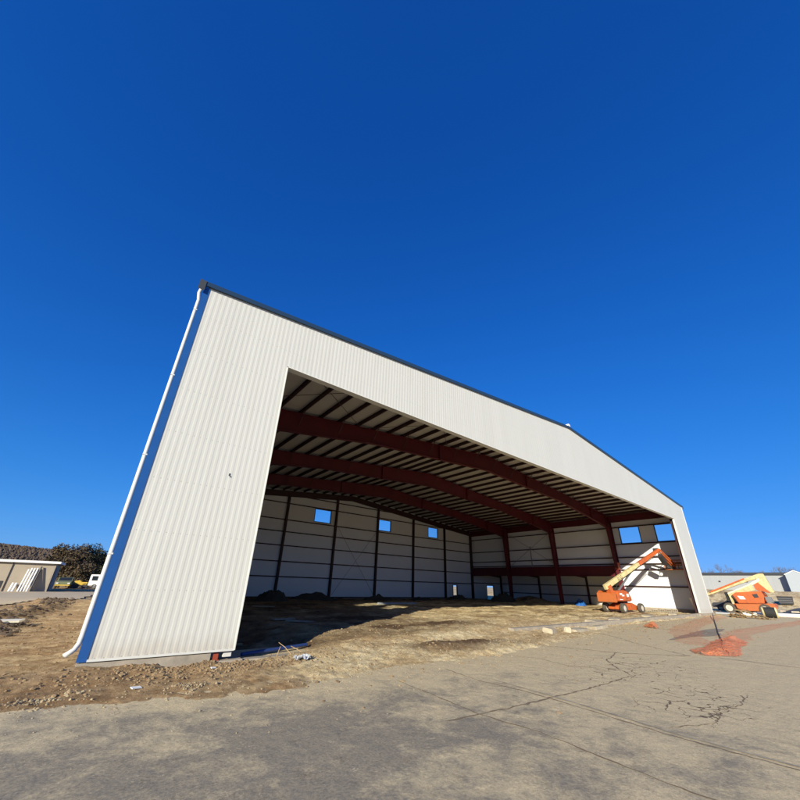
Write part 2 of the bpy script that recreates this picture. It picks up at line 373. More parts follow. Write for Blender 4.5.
d9 = sst(.06, .16, fbm(GX * .35, GY * .9, 4, 77)) * sst(9, 14, GX) * sst(.5, 2, GY) * .55
soil = np.clip((soil_shade + d9 + d1 + d2 * .7 + d3 * .8 + d4 + d5 + d6 + d7 * .45) * (1 + 1.5 * n), 0, 1)  # dark soil plus the painted shade inside the door
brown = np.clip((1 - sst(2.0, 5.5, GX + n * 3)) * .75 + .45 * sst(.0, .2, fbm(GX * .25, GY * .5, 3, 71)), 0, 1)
ca = ground.data.color_attributes.new('soil', 'FLOAT_COLOR', 'POINT')  # red channel: dark soil and painted shade together
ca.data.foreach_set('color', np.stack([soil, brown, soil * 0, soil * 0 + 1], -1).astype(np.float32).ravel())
tag(ground, 'bare tan and brown dirt of the building site', None, None, 'structure')

# paved apron: a thin slab sheet lying just above the subsoil
px_ = axis([(-60, -8, 2), (-8, 34, .5), (34, 95, 2)]); py_ = axis([(-60, -14, 3), (-14, 2, .25)])
def pz(x, y): return PZ + .012 * fbm(x * .5, y * .5, 3, 91) + 0 * x
pav, _, _ = grid_mesh('pavement', px_, py_, pz, M['pave'])
tag(pav, 'cracked dusty asphalt apron in front of the hangar', None, None, 'structure')
# darker asphalt lane beside the second lift, on the right
rd, _, _ = grid_mesh('road', axis([(70, 96, 1)]), axis([(-12, -3.2, .5)]), lambda x, y: PZ + .09 + .35 * sst(72, 96, x), M['asph_dk'])
tag(rd, 'dark asphalt lane beyond the folded lift', None, None, 'structure')
# pale dusty road in the left yard
def rdz(x, y): return -.235 + .03 * fbm(x * .7, y * .7, 3, 8)
rd2, _, _ = grid_mesh('road', axis([(-60, -6, 1), (-6, 4, .25)]), axis([(21, 54, .5)]), rdz, M['road'],
                      keep=lambda x, y: (y > 36 + 1.2 * np.sin(x) - 14 * sst(-2.6, -6, x) * 1.0) & (x < -2.2 + (y - 24) * .12 + .5 * fbm(x * 0, y, 2, 6)) | ((y > 46) & (y < 52)))
tag(rd2, 'pale dusty road crossing the yard on the left', None, None, 'structure')

def gz(x, y): return float(hgt(np.array([float(x)]), np.array([float(y)]))[0])
def topz(x, y): return max(gz(x, y), float(pz(np.array([float(x)]), np.array([float(y)]))[0])) if y < 1 else gz(x, y)

# ------------------------------------------------------------------ cracks, joints, paint
def ribbon(mb, pts, w, jit=.0, z=.004, step=.12):
    P = [Vector((p[0], p[1], 0)) for p in pts]; out = []
    for a, b in zip(P[:-1], P[1:]):
        k = max(1, int((b - a).length / step))
        for i in range(k): out.append(a.lerp(b, i / k))
    out.append(P[-1])
    for i in range(1, len(out) - 1): out[i] = out[i] + Vector((random.uniform(-jit, jit), random.uniform(-jit, jit), 0))
    vs = []; n = len(out)
    for i, p in enumerate(out):
        d = (out[min(i + 1, n - 1)] - out[max(i - 1, 0)]).normalized(); s = Vector((-d.y, d.x, 0))
        ww = w * random.uniform(.35, 1.3) * (.25 if i in (0, n - 1) else 1) / 2 if jit else w / 2
        for sg in (-1, 1):
            q = p + s * sg * ww; vs.append((q.x, q.y, float(pz(np.array([q.x]), np.array([q.y]))[0]) + z))
    mb.add(vs, [(2 * i, 2 * i + 1, 2 * i + 3, 2 * i + 2) for i in range(n - 1)])
cr = MB()
for pts, w, j in [
    ([(6.4, -4.1), (6.25, -5.8), (6.13, -7.0), (6.3, -8.2), (6.1, -10.2), (6.3, -13)], .035, .02),
    ([(8.44, -3.8), (8.21, -5.3), (8.36, -6.4), (8.33, -7.2), (8.1, -9.5), (8.2, -13)], .045, .02),
    ([(5.3, -6.9), (6, -7.0), (7, -7.1), (8, -7.15), (10.5, -7.3), (12.6, -7.3)], .055, .03),
    ([(12.6, -7.3), (13.4, -6.6), (14.5, -5.8), (16.6, -5.3)], .05, .05),
    ([(15.5, -2.7), (16.1, -4.0), (16.7, -5.4), (17.6, -6.3), (18.6, -7.2)], .07, .04),
    ([(19.2, -7.9), (19.3, -9), (19.4, -10.2), (19.3, -13)], .06, .03),
    ([(23, -1.8), (22, -3.2), (20.5, -4.6), (18.6, -7.2)], .05, .05),
    ([(12, -3.1), (12.6, -4.4), (12.3, -5.6), (13.2, -6.8)], .03, .05),
    ([(8.5, -9.4), (9.6, -9.85), (10.5, -9.65), (11.6, -9.85), (12.8, -9.7)], .028, .05),
    ([(30, -1.3), (30.5, -3.5), (29.2, -6.3)], .08, .06),
]: ribbon(cr, pts, w, j)
# alligator cracking: short arcs of a cell pattern
def alligator(cx, cy, rx, ry, n, ln, w):
    for _ in range(n):
        a = random.uniform(0, 6.28); r = math.sqrt(random.random())
        x, y = cx + rx * r * math.cos(a), cy + ry * r * math.sin(a)
        th = random.choice([-.5, -.5, 0.2, 1.2]) + random.uniform(-.25, .25); l = ln * random.uniform(.5, 1.4)
        pts = [(x, y)]
        for k in range(3):
            x += l / 3 * math.cos(th); y += l / 3 * math.sin(th); th += random.uniform(-.35, .35); pts.append((x, y))
        ribbon(cr, pts, w * random.uniform(.5, 1.4), .015, step=.08)
tag(cr.build('pavement_cracks', M['crack'], fix=False), 'dark cracks and joints running across the asphalt apron', kind='structure')
pl = MB()
ribbon(pl, [(8.62, -5.4), (8.5, -7.6), (8.25, -9.6), (8.3, -13)], .07, .006, z=.008)
tag(pl.build('road_marking', M['paint'], fix=False), 'worn pale line along a joint of the apron', kind='structure')
# oily dark stain
sm = MB(); vs = []; k = 110
for i in range(k):
    a = 2 * math.pi * i / k; r = .8 + 1.3 * float(fbm(np.array([math.cos(a) * 1.2 + 9]), np.array([math.sin(a) * 1.2]), 5, 61)[0])
    x, y = 29.5 + 5.2 * r * math.cos(a), -5.0 + .75 * r * math.sin(a) + .05 * math.cos(a); vs.append((x, y, float(pz(np.array([x]), np.array([y]))[0]) + .012))
sm.add(vs, [tuple(range(k))])
tag(sm.build('road_stain', mat('damp_asphalt', (.24, .19, .125), .8, noise=(.6, (.30, .255, .185), .1)), fix=False), 'dark damp stain on the apron near the far pier', kind='structure')

# ------------------------------------------------------------------ hangar
def roofz(x): return HE + (HP - HE) * (1 - abs(x - W / 2) / (W / 2))
hangar = thing('hangar', (0, 0, 0), 0, 'huge white ribbed steel hangar with open door bay and dark red frame', 'hangar')
# front wall: ribbed sheet with the door opening left free
def ribbed_wall(segments, y0, depth, pitch, zb, ztf, axis='x', sgn=-1):
    mb = MB()
    for a, b, zlo in segments:
        st = [a]; k = math.floor(a / pitch)
        while k * pitch < b:
            for o, _ in ((0, 0), (.34, 0), (.5, 0), (.84, 0)):
                t = (k + o) * pitch
                if a + .004 < t < b - .004: st.append(t)
            k += 1
        st.append(b); st = sorted(set(st))
        def dep(t):
            f = (t / pitch) % 1.
            return depth * (0 if f < .34 else (f - .34) / .16 if f < .5 else 1 if f < .84 else (1 - f) / .16)
        P0 = []; P1 = []
        for t in st:
            d = y0 + sgn * dep(t)
            if axis == 'x': P0.append((t, d, zlo)); P1.append((t, d, ztf(t)))
            else: P0.append((d, t, zlo)); P1.append((d, t, ztf(t)))
        n = len(st); mb.add(P0 + P1, [(i, i + 1, n + i + 1, n + i) for i in range(n - 1)])
    return mb
ft = lambda x: roofz(x) + .0
wl = ribbed_wall([(.0, OL, 0), (OL, OR, OH), (OR, W, 0)], -.052, .0038, .18, 0, ft)
front = wl.build('siding', M['siding'], hangar, fix=False)
# lap and panel seams + screw line read as thin trims
def add(name, mb, m, parent=hangar, **k): return mb.build(name, m, parent, **k)
# left wall with two windows in the first bay, right wall the same; outer skins
WIN = [(1.33, 3.5, 7.9, 10.1), (5.25, 7.85, 7.9, 10.1)]
def panel_cells(u0, u1, z0, z1f, wins):
    """cells (u0,u1,z0,z1) covering a wall and leaving windows free; z1f may be a function"""
    us = sorted({u0, u1, *[w[0] for w in wins], *[w[1] for w in wins]})
    out = []
    for a, b in zip(us[:-1], us[1:]):
        ws = [w for w in wins if w[0] <= a + 1e-6 and w[1] >= b - 1e-6]
        z = z0
        for w in sorted(ws, key=lambda w: w[2]): out.append((a, b, z, w[2], False)); z = w[3]
        out.append((a, b, z, None, True))
    return out
def side_wall(x, y0, y1, z0, z1, wins, th, name, m):
    mb = MB()
    for a, b, c, d, _ in panel_cells(y0, y1, z0, z1, wins): mb.box(min(x, x + th), max(x, x + th), a, b, c, z1 if d is None else d)
    return add(name, mb, m)
side_wall(.27, 0, D, 0, HE - .02, WIN, .06, 'siding', M['siding'])
side_wall(.335, .1, D - .1, .02, HE - .25, WIN, .05, 'wall_liner', M['liner'])
# right wall: whole height in the first bay, above the annex beam behind it
side_wall(W - .03, 0, 8.75, 0, HE - .02, WIN, .06, 'siding', M['siding'])
side_wall(W - .085, .1, 8.75, .02, HE - .25, WIN, .05, 'wall_liner', M['liner'])
side_wall(W - .03, 8.75, D, 5.0, HE - .02, [], .06, 'siding', M['siding'])
side_wall(W - .085, 8.75, D - .1, 5.0, HE - .25, [], .05, 'wall_liner', M['liner'])
# back wall with three windows and a framed door opening
BW = [(21.9, 24.6, 9.7, 11.6), (33.15, 35.8, 9.7, 11.5), (44.2, 46.7, 9.7, 11.5)]
DOORS = [(50.3, 51.3, -.2, 2.0)]
def back_wall(y, th, name, m, z0, inset):
    mb = MB()
    for a, b, c, d, top in panel_cells(inset, W - .05, z0, None, BW + DOORS):
        if d is not None:
            if d - c > .01: mb.box(a, b, y, y + th, c, d)
            continue
        xs = [a] + ([W / 2] if a < W / 2 < b else []) + [b]
        for p, q in zip(xs[:-1], xs[1:]):
            mb.prism([(p, c), (q, c), (q, roofz(q) - .065), (p, roofz(p) - .065)], 'y', y, y + th)
    return add(name, mb, m)
back_wall(D + .0, .06, 'siding', M['siding'], -.2, .3)
back_wall(D - .06, .05, 'wall_liner', M['liner'], -.15, .4)
# windows
def window(c0, c1, z0, z1, plane, kind):
    f = MB(); t = .09; dp = .2
    P = (lambda a0, a1, b0, b1: f.box(a0, a1, plane - dp / 2, plane + dp / 2, b0, b1)) if kind == 'y' else (lambda a0, a1, b0, b1: f.box(plane - dp / 2, plane + dp / 2, a0, a1, b0, b1))
    P(c0 + .003, c0 + t, z0 + .003, z1 - .003); P(c1 - t, c1 - .003, z0 + .003, z1 - .003); P(c0 + t, c1 - t, z0 + .003, z0 + t); P(c0 + t, c1 - t, z1 - t, z1 - .003)
    fr = add('window', f, M['navy'])
    g = MB()
    if kind == 'y': g.box(c0 + t, c1 - t, plane - .006, plane + .006, z0 + t, z1 - t)
    else: g.box(plane - .006, plane + .006, c0 + t, c1 - t, z0 + t, z1 - t)
    g.build('pane', M['glass'], fr)
for w in WIN: window(*w, 0.33, 'x'); window(*w, W - .03, 'x')
for w in BW: window(*w, D + .0, 'y')
# man door frames in the back walls
for (a, b, top) in ((50.3, 51.3, 2.0), (59.8, 61.9, 2.1)):
    f = MB(); f.box(a - .1, a, D - .12, D + .1, -.2, top + .1); f.box(b, b + .1, D - .12, D + .1, -.2, top + .1); f.box(a, b, D - .12, D + .1, top, top + .1)
    add('door_frame', f, M['darkred'])
# roof: two thin slabs, insulation facing below
for s in (0, 1):
    xa, xb = (.1, W / 2) if s == 0 else (W / 2, W + .12)
    za, zb = roofz(xa), roofz(xb)
    mb = MB(); mb.prism([(xa, za), (xb, zb), (xb, zb + .06), (xa, za + .06)], 'y', -.06, D + .12); add('roof', mb, M['roof'])
    xa, xb = (.1, W / 2) if s == 0 else (W / 2, W - .1); za, zb = roofz(xa) - .03, roofz(xb) - .03
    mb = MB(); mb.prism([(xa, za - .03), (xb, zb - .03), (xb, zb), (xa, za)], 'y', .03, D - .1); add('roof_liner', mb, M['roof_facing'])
# rake trim along the front and back gable, ridge end cap
for yy in (-.15, D + .13):
    xl = -.2 if yy < 0 else .1
    mb = MB(); mb.prism([(xl, roofz(xl) - .06), (W / 2, HP - .06), (W / 2, HP + .13), (xl, roofz(xl) + .13)], 'y', yy, yy + .08)
    mb.prism([(W / 2, HP - .06), (W + .2, roofz(-.2) - .06), (W + .2, roofz(-.2) + .13), (W / 2, HP + .13)], 'y', yy, yy + .08)
    add('rake_trim', mb, M['navy'])
mb = MB(); mb.prism([(W / 2 - .2, HP + .1), (W / 2 + .2, HP + .1), (W / 2 + .1, HP + .3), (W / 2 - .1, HP + .3)], 'y', -.2, .15); add('ridge_cap', mb, M['white'])
# corner trims
mb = MB(); mb.box(-.12, .075, -.075, -.012, -.03, HE - .08); mb.box(-.12, -.035, -.012, .12, -.03, HE - .08); add('corner_trim', mb, M['blue'])
mb = MB(); mb.box(W - .09, W + .11, -.075, -.012, -.03, HE - .06); mb.box(W + .035, W + .11, -.012, .14, -.03, HE - .06); add('corner_trim', mb, M['trim_white'])
# base trim
mb = MB(); mb.box(.075, OL - .002, -.075, -.06, -.05, .02); mb.box(.075, OL - .002, -.075, .05, -.05, -.035); add('base_trim', mb, M['trim_white'])
mb = MB(); mb.box(OR + .002, W - .09, -.075, -.06, -.05, .02); add('base_trim', mb, M['trim_white'])
# jamb and header trim of the opening
mb = MB(); mb.box(OL - .002, OL + .03, -.09, .1, -.02, OH - .002); mb.box(OR - .03, OR + .002, -.09, .1, -.02, OH - .002); mb.box(OL - .002, OR + .002, -.09, .22, OH - .035, OH)
add('door_trim', mb, M['trim_white'])
# inner face of the front wall: girts and backing seen at the far jamb
mb = MB(); mb.box(OR + .03, W - .12, .05, .08, .02, 11.6); mb.box(.12, OL - .03, .05, .08, .02, 11.6); mb.box(.12, W - .12, .05, .08, OH + .05, 11.6); add('wall_liner', mb, M['liner'])
# a small hole with a torn flap in the siding
mb = MB(); mb.box(2.22, 2.27, -.063, -.052, 5.04, 5.12); mb.box(2.25, 2.31, -.066, -.052, 5.0, 5.03); add('siding_patch', mb, M['gutter'])
# gutters and downspouts
for sx in (-1, 1):
    x0 = -.34 if sx < 0 else W + .12; g0 = .12 if sx < 0 else x0 + .08
    mb = MB(); mb.box(g0, g0 + .13, .02, D + .1, HE - .2, HE - .02); mb.box(x0 + .02, x0 + .23, -.175, -.155, HE - .34, HE + .1)
    add('gutter', mb, M['gutter'])
def flat_tube(pts, w, d):
    mb = MB()
    for a, b in zip(pts[:-1], pts[1:]): mb.beam(a, b, w, d, up=(0, 1, 0))
    return mb
dsp = MB(); dsp.tube([(-.21, .02, HE - .22), (-.23, .0, HE - .42), (-.20, .03, HE - .56), (-.172, .04, HE - .7), (-.172, .04, .5), (-.18, .03, .36), (-.235, -.02, .23), (-.38, -.10, .13)], .056, 12)
ds = add('downspout', dsp, M['trim_white'], smooth=True)
for z in (2.4, 5.2, 8.0, 10.8):
    b = MB(); b.box(-.235, -.1, -.022, .03, z, z + .04); b.build('strap', M['trim_white'], ds)
# foundation
mb = MB(); mb.box(-.1, 2.85, -.06, .35, -.9, -.055); mb.box(2.85, 3.75, -.10, .4, -.9, -.26); add('foundation', mb, M['conc'])
mb = MB(); mb.box(3.75, 6.4, 0.06, .34, -.9, -.30); add('foundation', mb, M['conc'])
mb = MB(); mb.box(17.5, OR - .4, 0.0, .36, -.7, -.06); add('foundation', mb, M['conc'])
mb = MB(); mb.box(OR - .4, W + .25, -.12, .35, -.9, -.055); add('foundation', mb, M['conc'])
mb = MB(); mb.box(W - .25, W + .1, .35, 9.2, -.6, .12); add('foundation', mb, M['conc'])
mb = MB(); mb.box(.25, W, D - .25, D + .1, -.6, -.02); mb.box(.25, .5, .36, D - .25, -.6, -.02); add('foundation', mb, M['conc'])
for k in range(1, 4):
    mb = MB(); y = 8.75 * k; mb.box(W - 1.3, W - .2, y - .5, y + .5, -.6, -.12); add('foundation', mb, M['conc'])
mb = MB(); mb.box(2.98, 3.02, .0, .2, -.26, .1); mb.box(2.93, 3.07, -.01, .01, -.26, .1); mb.box(2.88, 3.1, -.03, .22, -.26, -.235); add('jamb_column', mb, M['redbright'])
mb = MB(); mb.box(3.2, 3.42, -.02, .12, -.18, -.04); add('jamb_column', mb, M['trim_white'])
# door columns behind the jambs
for x in (OL - .2, OR + .25):
    mb = MB(); mb.box(x - .15, x + .15, .1, .12, .02, 11.5); mb.box(x - .01, x + .01, .12, .38, .02, 11.5); mb.box(x - .15, x + .15, .38, .4, .02, 11.5); add('jamb_column', mb, M['darkred'])
# rigid frames
def i_poly(bot, top, y, fw, name, m):
    """tapered I section in the xz plane: web + flanges along both outlines"""
    mb = MB(); n = len(bot)
    for i in range(n - 1):
        mb.prism([bot[i], bot[i + 1], top[i + 1], top[i]], 'y', y - .012, y + .012)
        for L_ in (bot, top):
            a, b = L_[i], L_[i + 1]; mb.beam((a[0], y, a[1]), (b[0], y, b[1]), fw, .03, up=(-(b[1] - a[1]), 0, b[0] - a[0]) if True else (0, 0, 1))
    return add(name, mb, m)
PUR = .24
def frame(y):
    top = [(x, roofz(x) - PUR - .1) for x in (1.2, 6, 14, 21, 27.9)]
    dep = (1.75, 1.45, 1.1, 1.35, 1.55)
    bot = [(x, z - d) for (x, z), d in zip(top, dep)]
    r = i_poly(bot, top, y, .36, 'rafter', M['red'])
    i_poly([(W - x, z) for x, z in bot][::-1], [(W - x, z) for x, z in top][::-1], y, .36, 'rafter', M['red'])
    for s in (0, 1):
        o = (lambda x: x) if s == 0 else (lambda x: W - x)
        mb = MB()
        mb.add([(o(.3), y - .012, -.1), (o(.75), y - .012, -.1), (o(1.5), y - .012, 10.2), (o(.3), y - .012, 10.2), (o(.3), y + .012, -.1), (o(.75), y + .012, -.1), (o(1.5), y + .012, 10.2), (o(.3), y + .012, 10.2)],
               [(0, 1, 2, 3), (4, 5, 6, 7), (0, 1, 5, 4), (1, 2, 6, 5), (2, 3, 7, 6), (3, 0, 4, 7)])
        mb.prism([(o(.3), 10.2), (o(1.5), 10.2), (o(1.5), roofz(1.5) - PUR - .1), (o(.3), roofz(.3) - PUR - .1)], 'y', y - .012, y + .012)
        mb.beam((o(.3), y, -.1), (o(.3), y, 11.6), .36, .03, up=(1, 0, 0)); mb.beam((o(.75), y, -.1), (o(1.5), y, 10.2), .36, .03, up=(1, 0, 0)); mb.beam((o(1.5), y, 10.2), (o(1.5), y, 11.7), .3, .03, up=(1, 0, 0))
        mb.beam((o(1.5), y, 10.25), (o(.3), y, 10.25), .3, .02); mb.box(min(o(.2), o(.85)), max(o(.2), o(.85)), y - .25, y + .25, -.12, -.09)
        c = add('frame_column', mb, M['red'])
    # splice plates on the rafter
    for x in (6, 21, W - 21, W - 6):
        z = roofz(x) - PUR - .1; b = MB(); b.box(x - .03, x + .03, y - .17, y + .17, z - 1.42, z - .02); b.build('splice_plate', M['red'], r)
    # column bracket is added below, with a sunlit tone in its colour
for k in (1, 2, 3): frame(8.75 * k)
# front and rear wall rafters (lighter)
for y in (.55, D - .35):
    for s in (0, 1):
        pts = [(.6, roofz(.6) - .35), (27.9, HP - .35)]
        o = (lambda x: x) if s == 0 else (lambda x: W - x)
        T = [(o(x), z) for x, z in pts]; B = [(o(x), z - .75) for x, z in pts]
        if s: T, B = T[::-1], B[::-1]
        i_poly(B, T, y, .25, 'rafter', M['darkred'])
# bright splice bracket on the third column, its sunlit red put into the colour
mb = MB(); y = 8.75; mb.box(W - 1.12, W - .42, y - .26, y - .2, 4.55, 5.45); mb.box(W - 1.12, W - 1.06, y - .2, y + .2, 4.55, 5.45); add('column_bracket', mb, M['redbright'])
# purlins
x = 1.55; i = 0
while x < W - 1:
    z = roofz(x) - .075
    mb = MB(); mb.box(x - .012, x + .012, .1, D - .08, z - PUR, z); sg = 1 if x < W / 2 else -1
    mb.box(x - .012, x + .075, .1, D - .08, z - PUR - .012, z - PUR); mb.box(x - .075, x + .012, .1, D - .08, z - .012, z + .0)
    add('purlin', mb, M['darkred'])
    x += 1.52
# flange braces at rafters
for k in (1, 2, 3):
    y = 8.75 * k; x = 4.59; mb = MB()
    while x < W - 4:
        z = roofz(x) - .1; mb = MB()
        mb.beam((x, y + .85, z - .2), (x, y + .02, z - 1.15), .045, .045); mb.beam((x, y - .85, z - .2), (x, y - .02, z - 1.15), .045, .045)
        if x > 4 + (k - 1) * 4: add('flange_brace', mb, M['darkred'])
        x += 3.04
# diagonal roof and wall rods
for (a, b) in (((3, .6), (12.5, 8.6)), ((12.5, .6), (3, 8.6)), ((12.5, .6), (22, 8.6)), ((22, .6), (12.5, 8.6)), ((33, .6), (43, 8.6)), ((43, .6), (33, 8.6)), ((3, 18), (12, 26)), ((12, 18), (3, 26)), ((33, 18), (43, 26)), ((43, 18), (33, 26))):
    mb = MB(); mb.tube([(a[0], a[1], roofz(a[0]) - .45), (b[0], b[1], roofz(b[0]) - .45)], .018, 5); add('brace_rod', mb, M['darkred'])
for (a, b) in (((18.0, .2), (25.2, 9.5)), ((25.2, .2), (18, 9.5))):
    mb = MB(); mb.tube([(a[0] + 7.6, D - .4, a[1]), (b[0] + 7.6, D - .4, b[1])], .016, 5); add('brace_rod', mb, M['darkred'])
for (a, b) in (((17.7, 5.3), (26, 10.6)), ((26, 5.3), (17.7, 10.6))):
    mb = MB(); mb.tube([(W - .35, a[0], a[1]), (W - .35, b[0], b[1])], .025, 5); add('brace_rod', mb, M['grey'])
mb = MB(); mb.tube([(W - .32, 21.9, 5.2), (W - .32, 21.9, 8.3)], .07, 6); add('brace_rod', mb, M['grey'])
# rear wall columns
for k in range(1, 8):
    x = W - 7.6 * k
    mb = MB(); zt = roofz(x) - .4; mb.box(x - .14, x + .14, D - .40, D - .38, -.1, zt); mb.box(x - .012, x + .012, D - .38, D - .1, -.1, zt); mb.box(x - .14, x + .14, D - .1, D - .08, -.1, zt); add('wall_column', mb, M['darkred'])
mb = MB(); mb.box(W - .62, W - .2, D - .42, D - .12, -.1, 11.4); add('wall_column', mb, M['darkred'])
mb = MB(); mb.box(.2, .6, D - .42, D - .12, -.1, 11.4); add('wall_column', mb, M['darkred'])
for y in (.6,):
    mb = MB(); mb.box(W - .7, W - .3, y - .15, y + .15, -.05, 11.4); add('wall_column', mb, M['darkred'])
    mb = MB(); mb.box(.3, .7, y - .15, y + .15, -.05, 11.4); add('wall_column', mb, M['darkred'])
# girts: rear wall
def girt_x(x0, x1, y, z):
    mb = MB(); mb.box(x0, x1, y - .19, y - .012, z - .01, z + .01); mb.box(x0, x1, y - .205, y - .19, z - .13, z + .01); add('wall_girt', mb, M['darkred'])
def girt_y(x, y0, y1, z, s=-1):
    mb = MB(); a, b = sorted((x, x + s * .19)); mb.box(a, b, y0, y1, z - .01, z + .01); c, d = sorted((x + s * .19, x + s * .205)); mb.box(c, d, y0, y1, z - .13, z + .01); add('wall_girt', mb, M['darkred'])
for z in (2.42, 4.25, 6.2, 7.95, 9.5): girt_x(.3, W - .3, D - .07, z)
girt_x(.3, 50.3, D - .07, .05)
girt_x(.5, W - .5, D - .07, 11.7)
girt_x(12, W - 12, D - .07, 12.9)
for z in (2.6, 6.15, 7.85, 10.15): girt_y(.39, .7, D - .3, z, 1)
for z in (6.15, 7.88, 10.15): girt_y(W - .09, .75, D - .3, z)
for z in (2.6, 4.6, 5.3): girt_y(W - .09, .75, 8.5, z)
girt_y(W - .09, 9, D - .3, 5.35)
# eave struts: deep dark red channel along the right knee
mb = MB(); mb.box(W - .5, W - .47, .7, D - .4, 10.85, 11.75); mb.box(W - .6, W - .3, .7, D - .4, 10.82, 10.85); add('eave_strut', mb, M['red'])
mb = MB(); mb.box(.47, .5, .7, D - .4, 10.85, 11.75); mb.box(.3, .6, .7, D - .4, 10.82, 10.85); add('eave_strut', mb, M['red'])
# annex beam on the right, three spans
for y0, y1 in ((8.9, 17.35), (17.65, 26.1), (26.4, D - .45)):
    mb = MB(); mb.box(W - .52, W - .49, y0, y1, 3.75, 5.05); mb.box(W - .68, W - .33, y0, y1, 3.72, 3.75); mb.box(W - .68, W - .33, y0, y1, 5.05, 5.08)
    add('annex_beam', mb, M['red'])
# annex: lower building beyond the right wall
AX = 64.4
mb = MB(); mb.box(AX, AX + .06, 8.75, D, -.3, 4.3); mb.box(W, AX, 8.70, 8.75, -.3, 5.1)
for a, b, c, d in ((W, 59.8, -.3, 5.1), (61.9, AX, -.3, 4.5), (59.8, 61.9, 2.1, 4.9)): mb.box(a, b, D, D + .06, c, d)
add('annex_wall', mb, M['siding'])
mb = MB(); mb.box(AX - .06, AX - .01, 8.85, D - .05, -.1, 4.2)
for a, b, c, d in ((W, 59.8, -.1, 4.9), (61.9, AX - .07, -.1, 4.4), (59.8, 61.9, 2.1, 4.8)): mb.box(a, b, D - .06, D - .01, c, d)
add('wall_liner', mb, M['liner'])
mb = MB(); mb.prism([(W + .04, 4.95), (AX + .3, 4.25), (AX + .3, 4.32), (W + .04, 5.02)], 'y', 8.6, D + .2); add('annex_roof', mb, M['roof'])
for k in range(1, 5):
    y = min(8.75 * k, D - .3)
    mb = MB(); mb.box(AX - .4, AX - .1, y - .12, y + .12, -.2, 4.1); add('annex_column', mb, M['darkred'])
    mb = MB(); mb.beam((W - .3, y, 4.5), (AX - .1, y, 3.95), .2, .55); add('annex_rafter', mb, M['darkred'])
for z in (1.1, 2.6): girt_y(AX - .07, 8.9, D - .4, z)
girt_x(W, AX - .1, D - .07, 2.6)
for x in (57.7, 59.8, 61.9):
    mb = MB(); mb.beam((x, 8.9, 4.78 - (x - W) * .083), (x, D - .1, 4.78 - (x - W) * .083), .05, .2); add('purlin', mb, M['darkred'])

# ------------------------------------------------------------------ lights, world, camera
sun = bpy.data.lights.new('Sun', 'SUN'); sun.energy = 4.8; sun.angle = R(.53); sun.color = (1, .92, .74)
so = bpy.data.objects.new('Sun', sun); COL.objects.link(so); so.rotation_euler = SUN.to_track_quat('-Z', 'Y').to_euler()
w = bpy.data.worlds.new('World'); S.world = w; w.use_nodes = True
nt = w.node_tree; bg = nt.nodes['Background']; sk = nt.nodes.new('ShaderNodeTexSky'); sk.sky_type = 'NISHITA'; sk.sun_disc = False
sk.sun_elevation = math.asin(-SUN.z); sk.sun_rotation = math.atan2(-SUN.x, -SUN.y) % (2 * math.pi)
sk.altitude = 1500; sk.air_density = 1.0; sk.dust_density = .1; sk.ozone_density = 3.0
hs = nt.nodes.new('ShaderNodeHueSaturation'); hs.inputs['Saturation'].default_value = 1.26; hs.inputs['Value'].default_value = 1.0; hs.inputs['Hue'].default_value = .515
nt.links.new(sk.outputs[0], hs.inputs['Color'])
def vm(op, a, b=None):
    n = nt.nodes.new('ShaderNodeVectorMath'); n.operation = op
    for i, v in enumerate((a, b)):
        if v is None: continue
        if isinstance(v, tuple): n.inputs[i].default_value = v
        else: nt.links.new(v, n.inputs[i])
    return n.outputs[0]
EXPO = .58; KS = .15 * 2 ** EXPO                 # soft shoulder on the sky's brightness, so that its horizon does not clip
c = vm('MULTIPLY', hs.outputs[0], (.178, .178, .178))
num = vm('MULTIPLY', c, (.35, 1.2, 1.8)); den = vm('ADD', vm('MULTIPLY', c, (1.0, 2.0, 1.2)), (1., 1., 1.))
c = vm('MULTIPLY', vm('DIVIDE', num, den), (1 / KS, 1 / KS, 1 / KS))
nt.links.new(c, bg.inputs['Color']); bg.inputs['Strength'].default_value = .15
S.view_settings.view_transform = 'Standard'; S.view_settings.look = 'None'; S.view_settings.exposure = .58; S.view_settings.gamma = 1; S.view_settings.use_curve_mapping = False
cam = bpy.data.cameras.new('Camera'); co = bpy.data.objects.new('Camera', cam); COL.objects.link(co); S.camera = co
yaw, pit, rol = .6678, .4212, .0308
f = Vector((math.sin(yaw) * math.cos(pit), math.cos(yaw) * math.cos(pit), math.sin(pit))); r = Vector((math.cos(yaw), -math.sin(yaw), 0)); u = r.cross(f)
r2 = r * math.cos(rol) + u * math.sin(rol); u2 = -r * math.sin(rol) + u * math.cos(rol)
mw = Matrix((r2, u2, -f)).transposed().to_4x4(); mw.translation = Vector((-.3603, -12.4993, 1.8859)); co.matrix_world = mw
cam.sensor_width = 36; cam.lens = 348.77 / 800 * 36; cam.shift_y = 28 / 800; cam.clip_end = 5000; cam.clip_start = .05
S.render.resolution_x = S.render.resolution_y = 1024
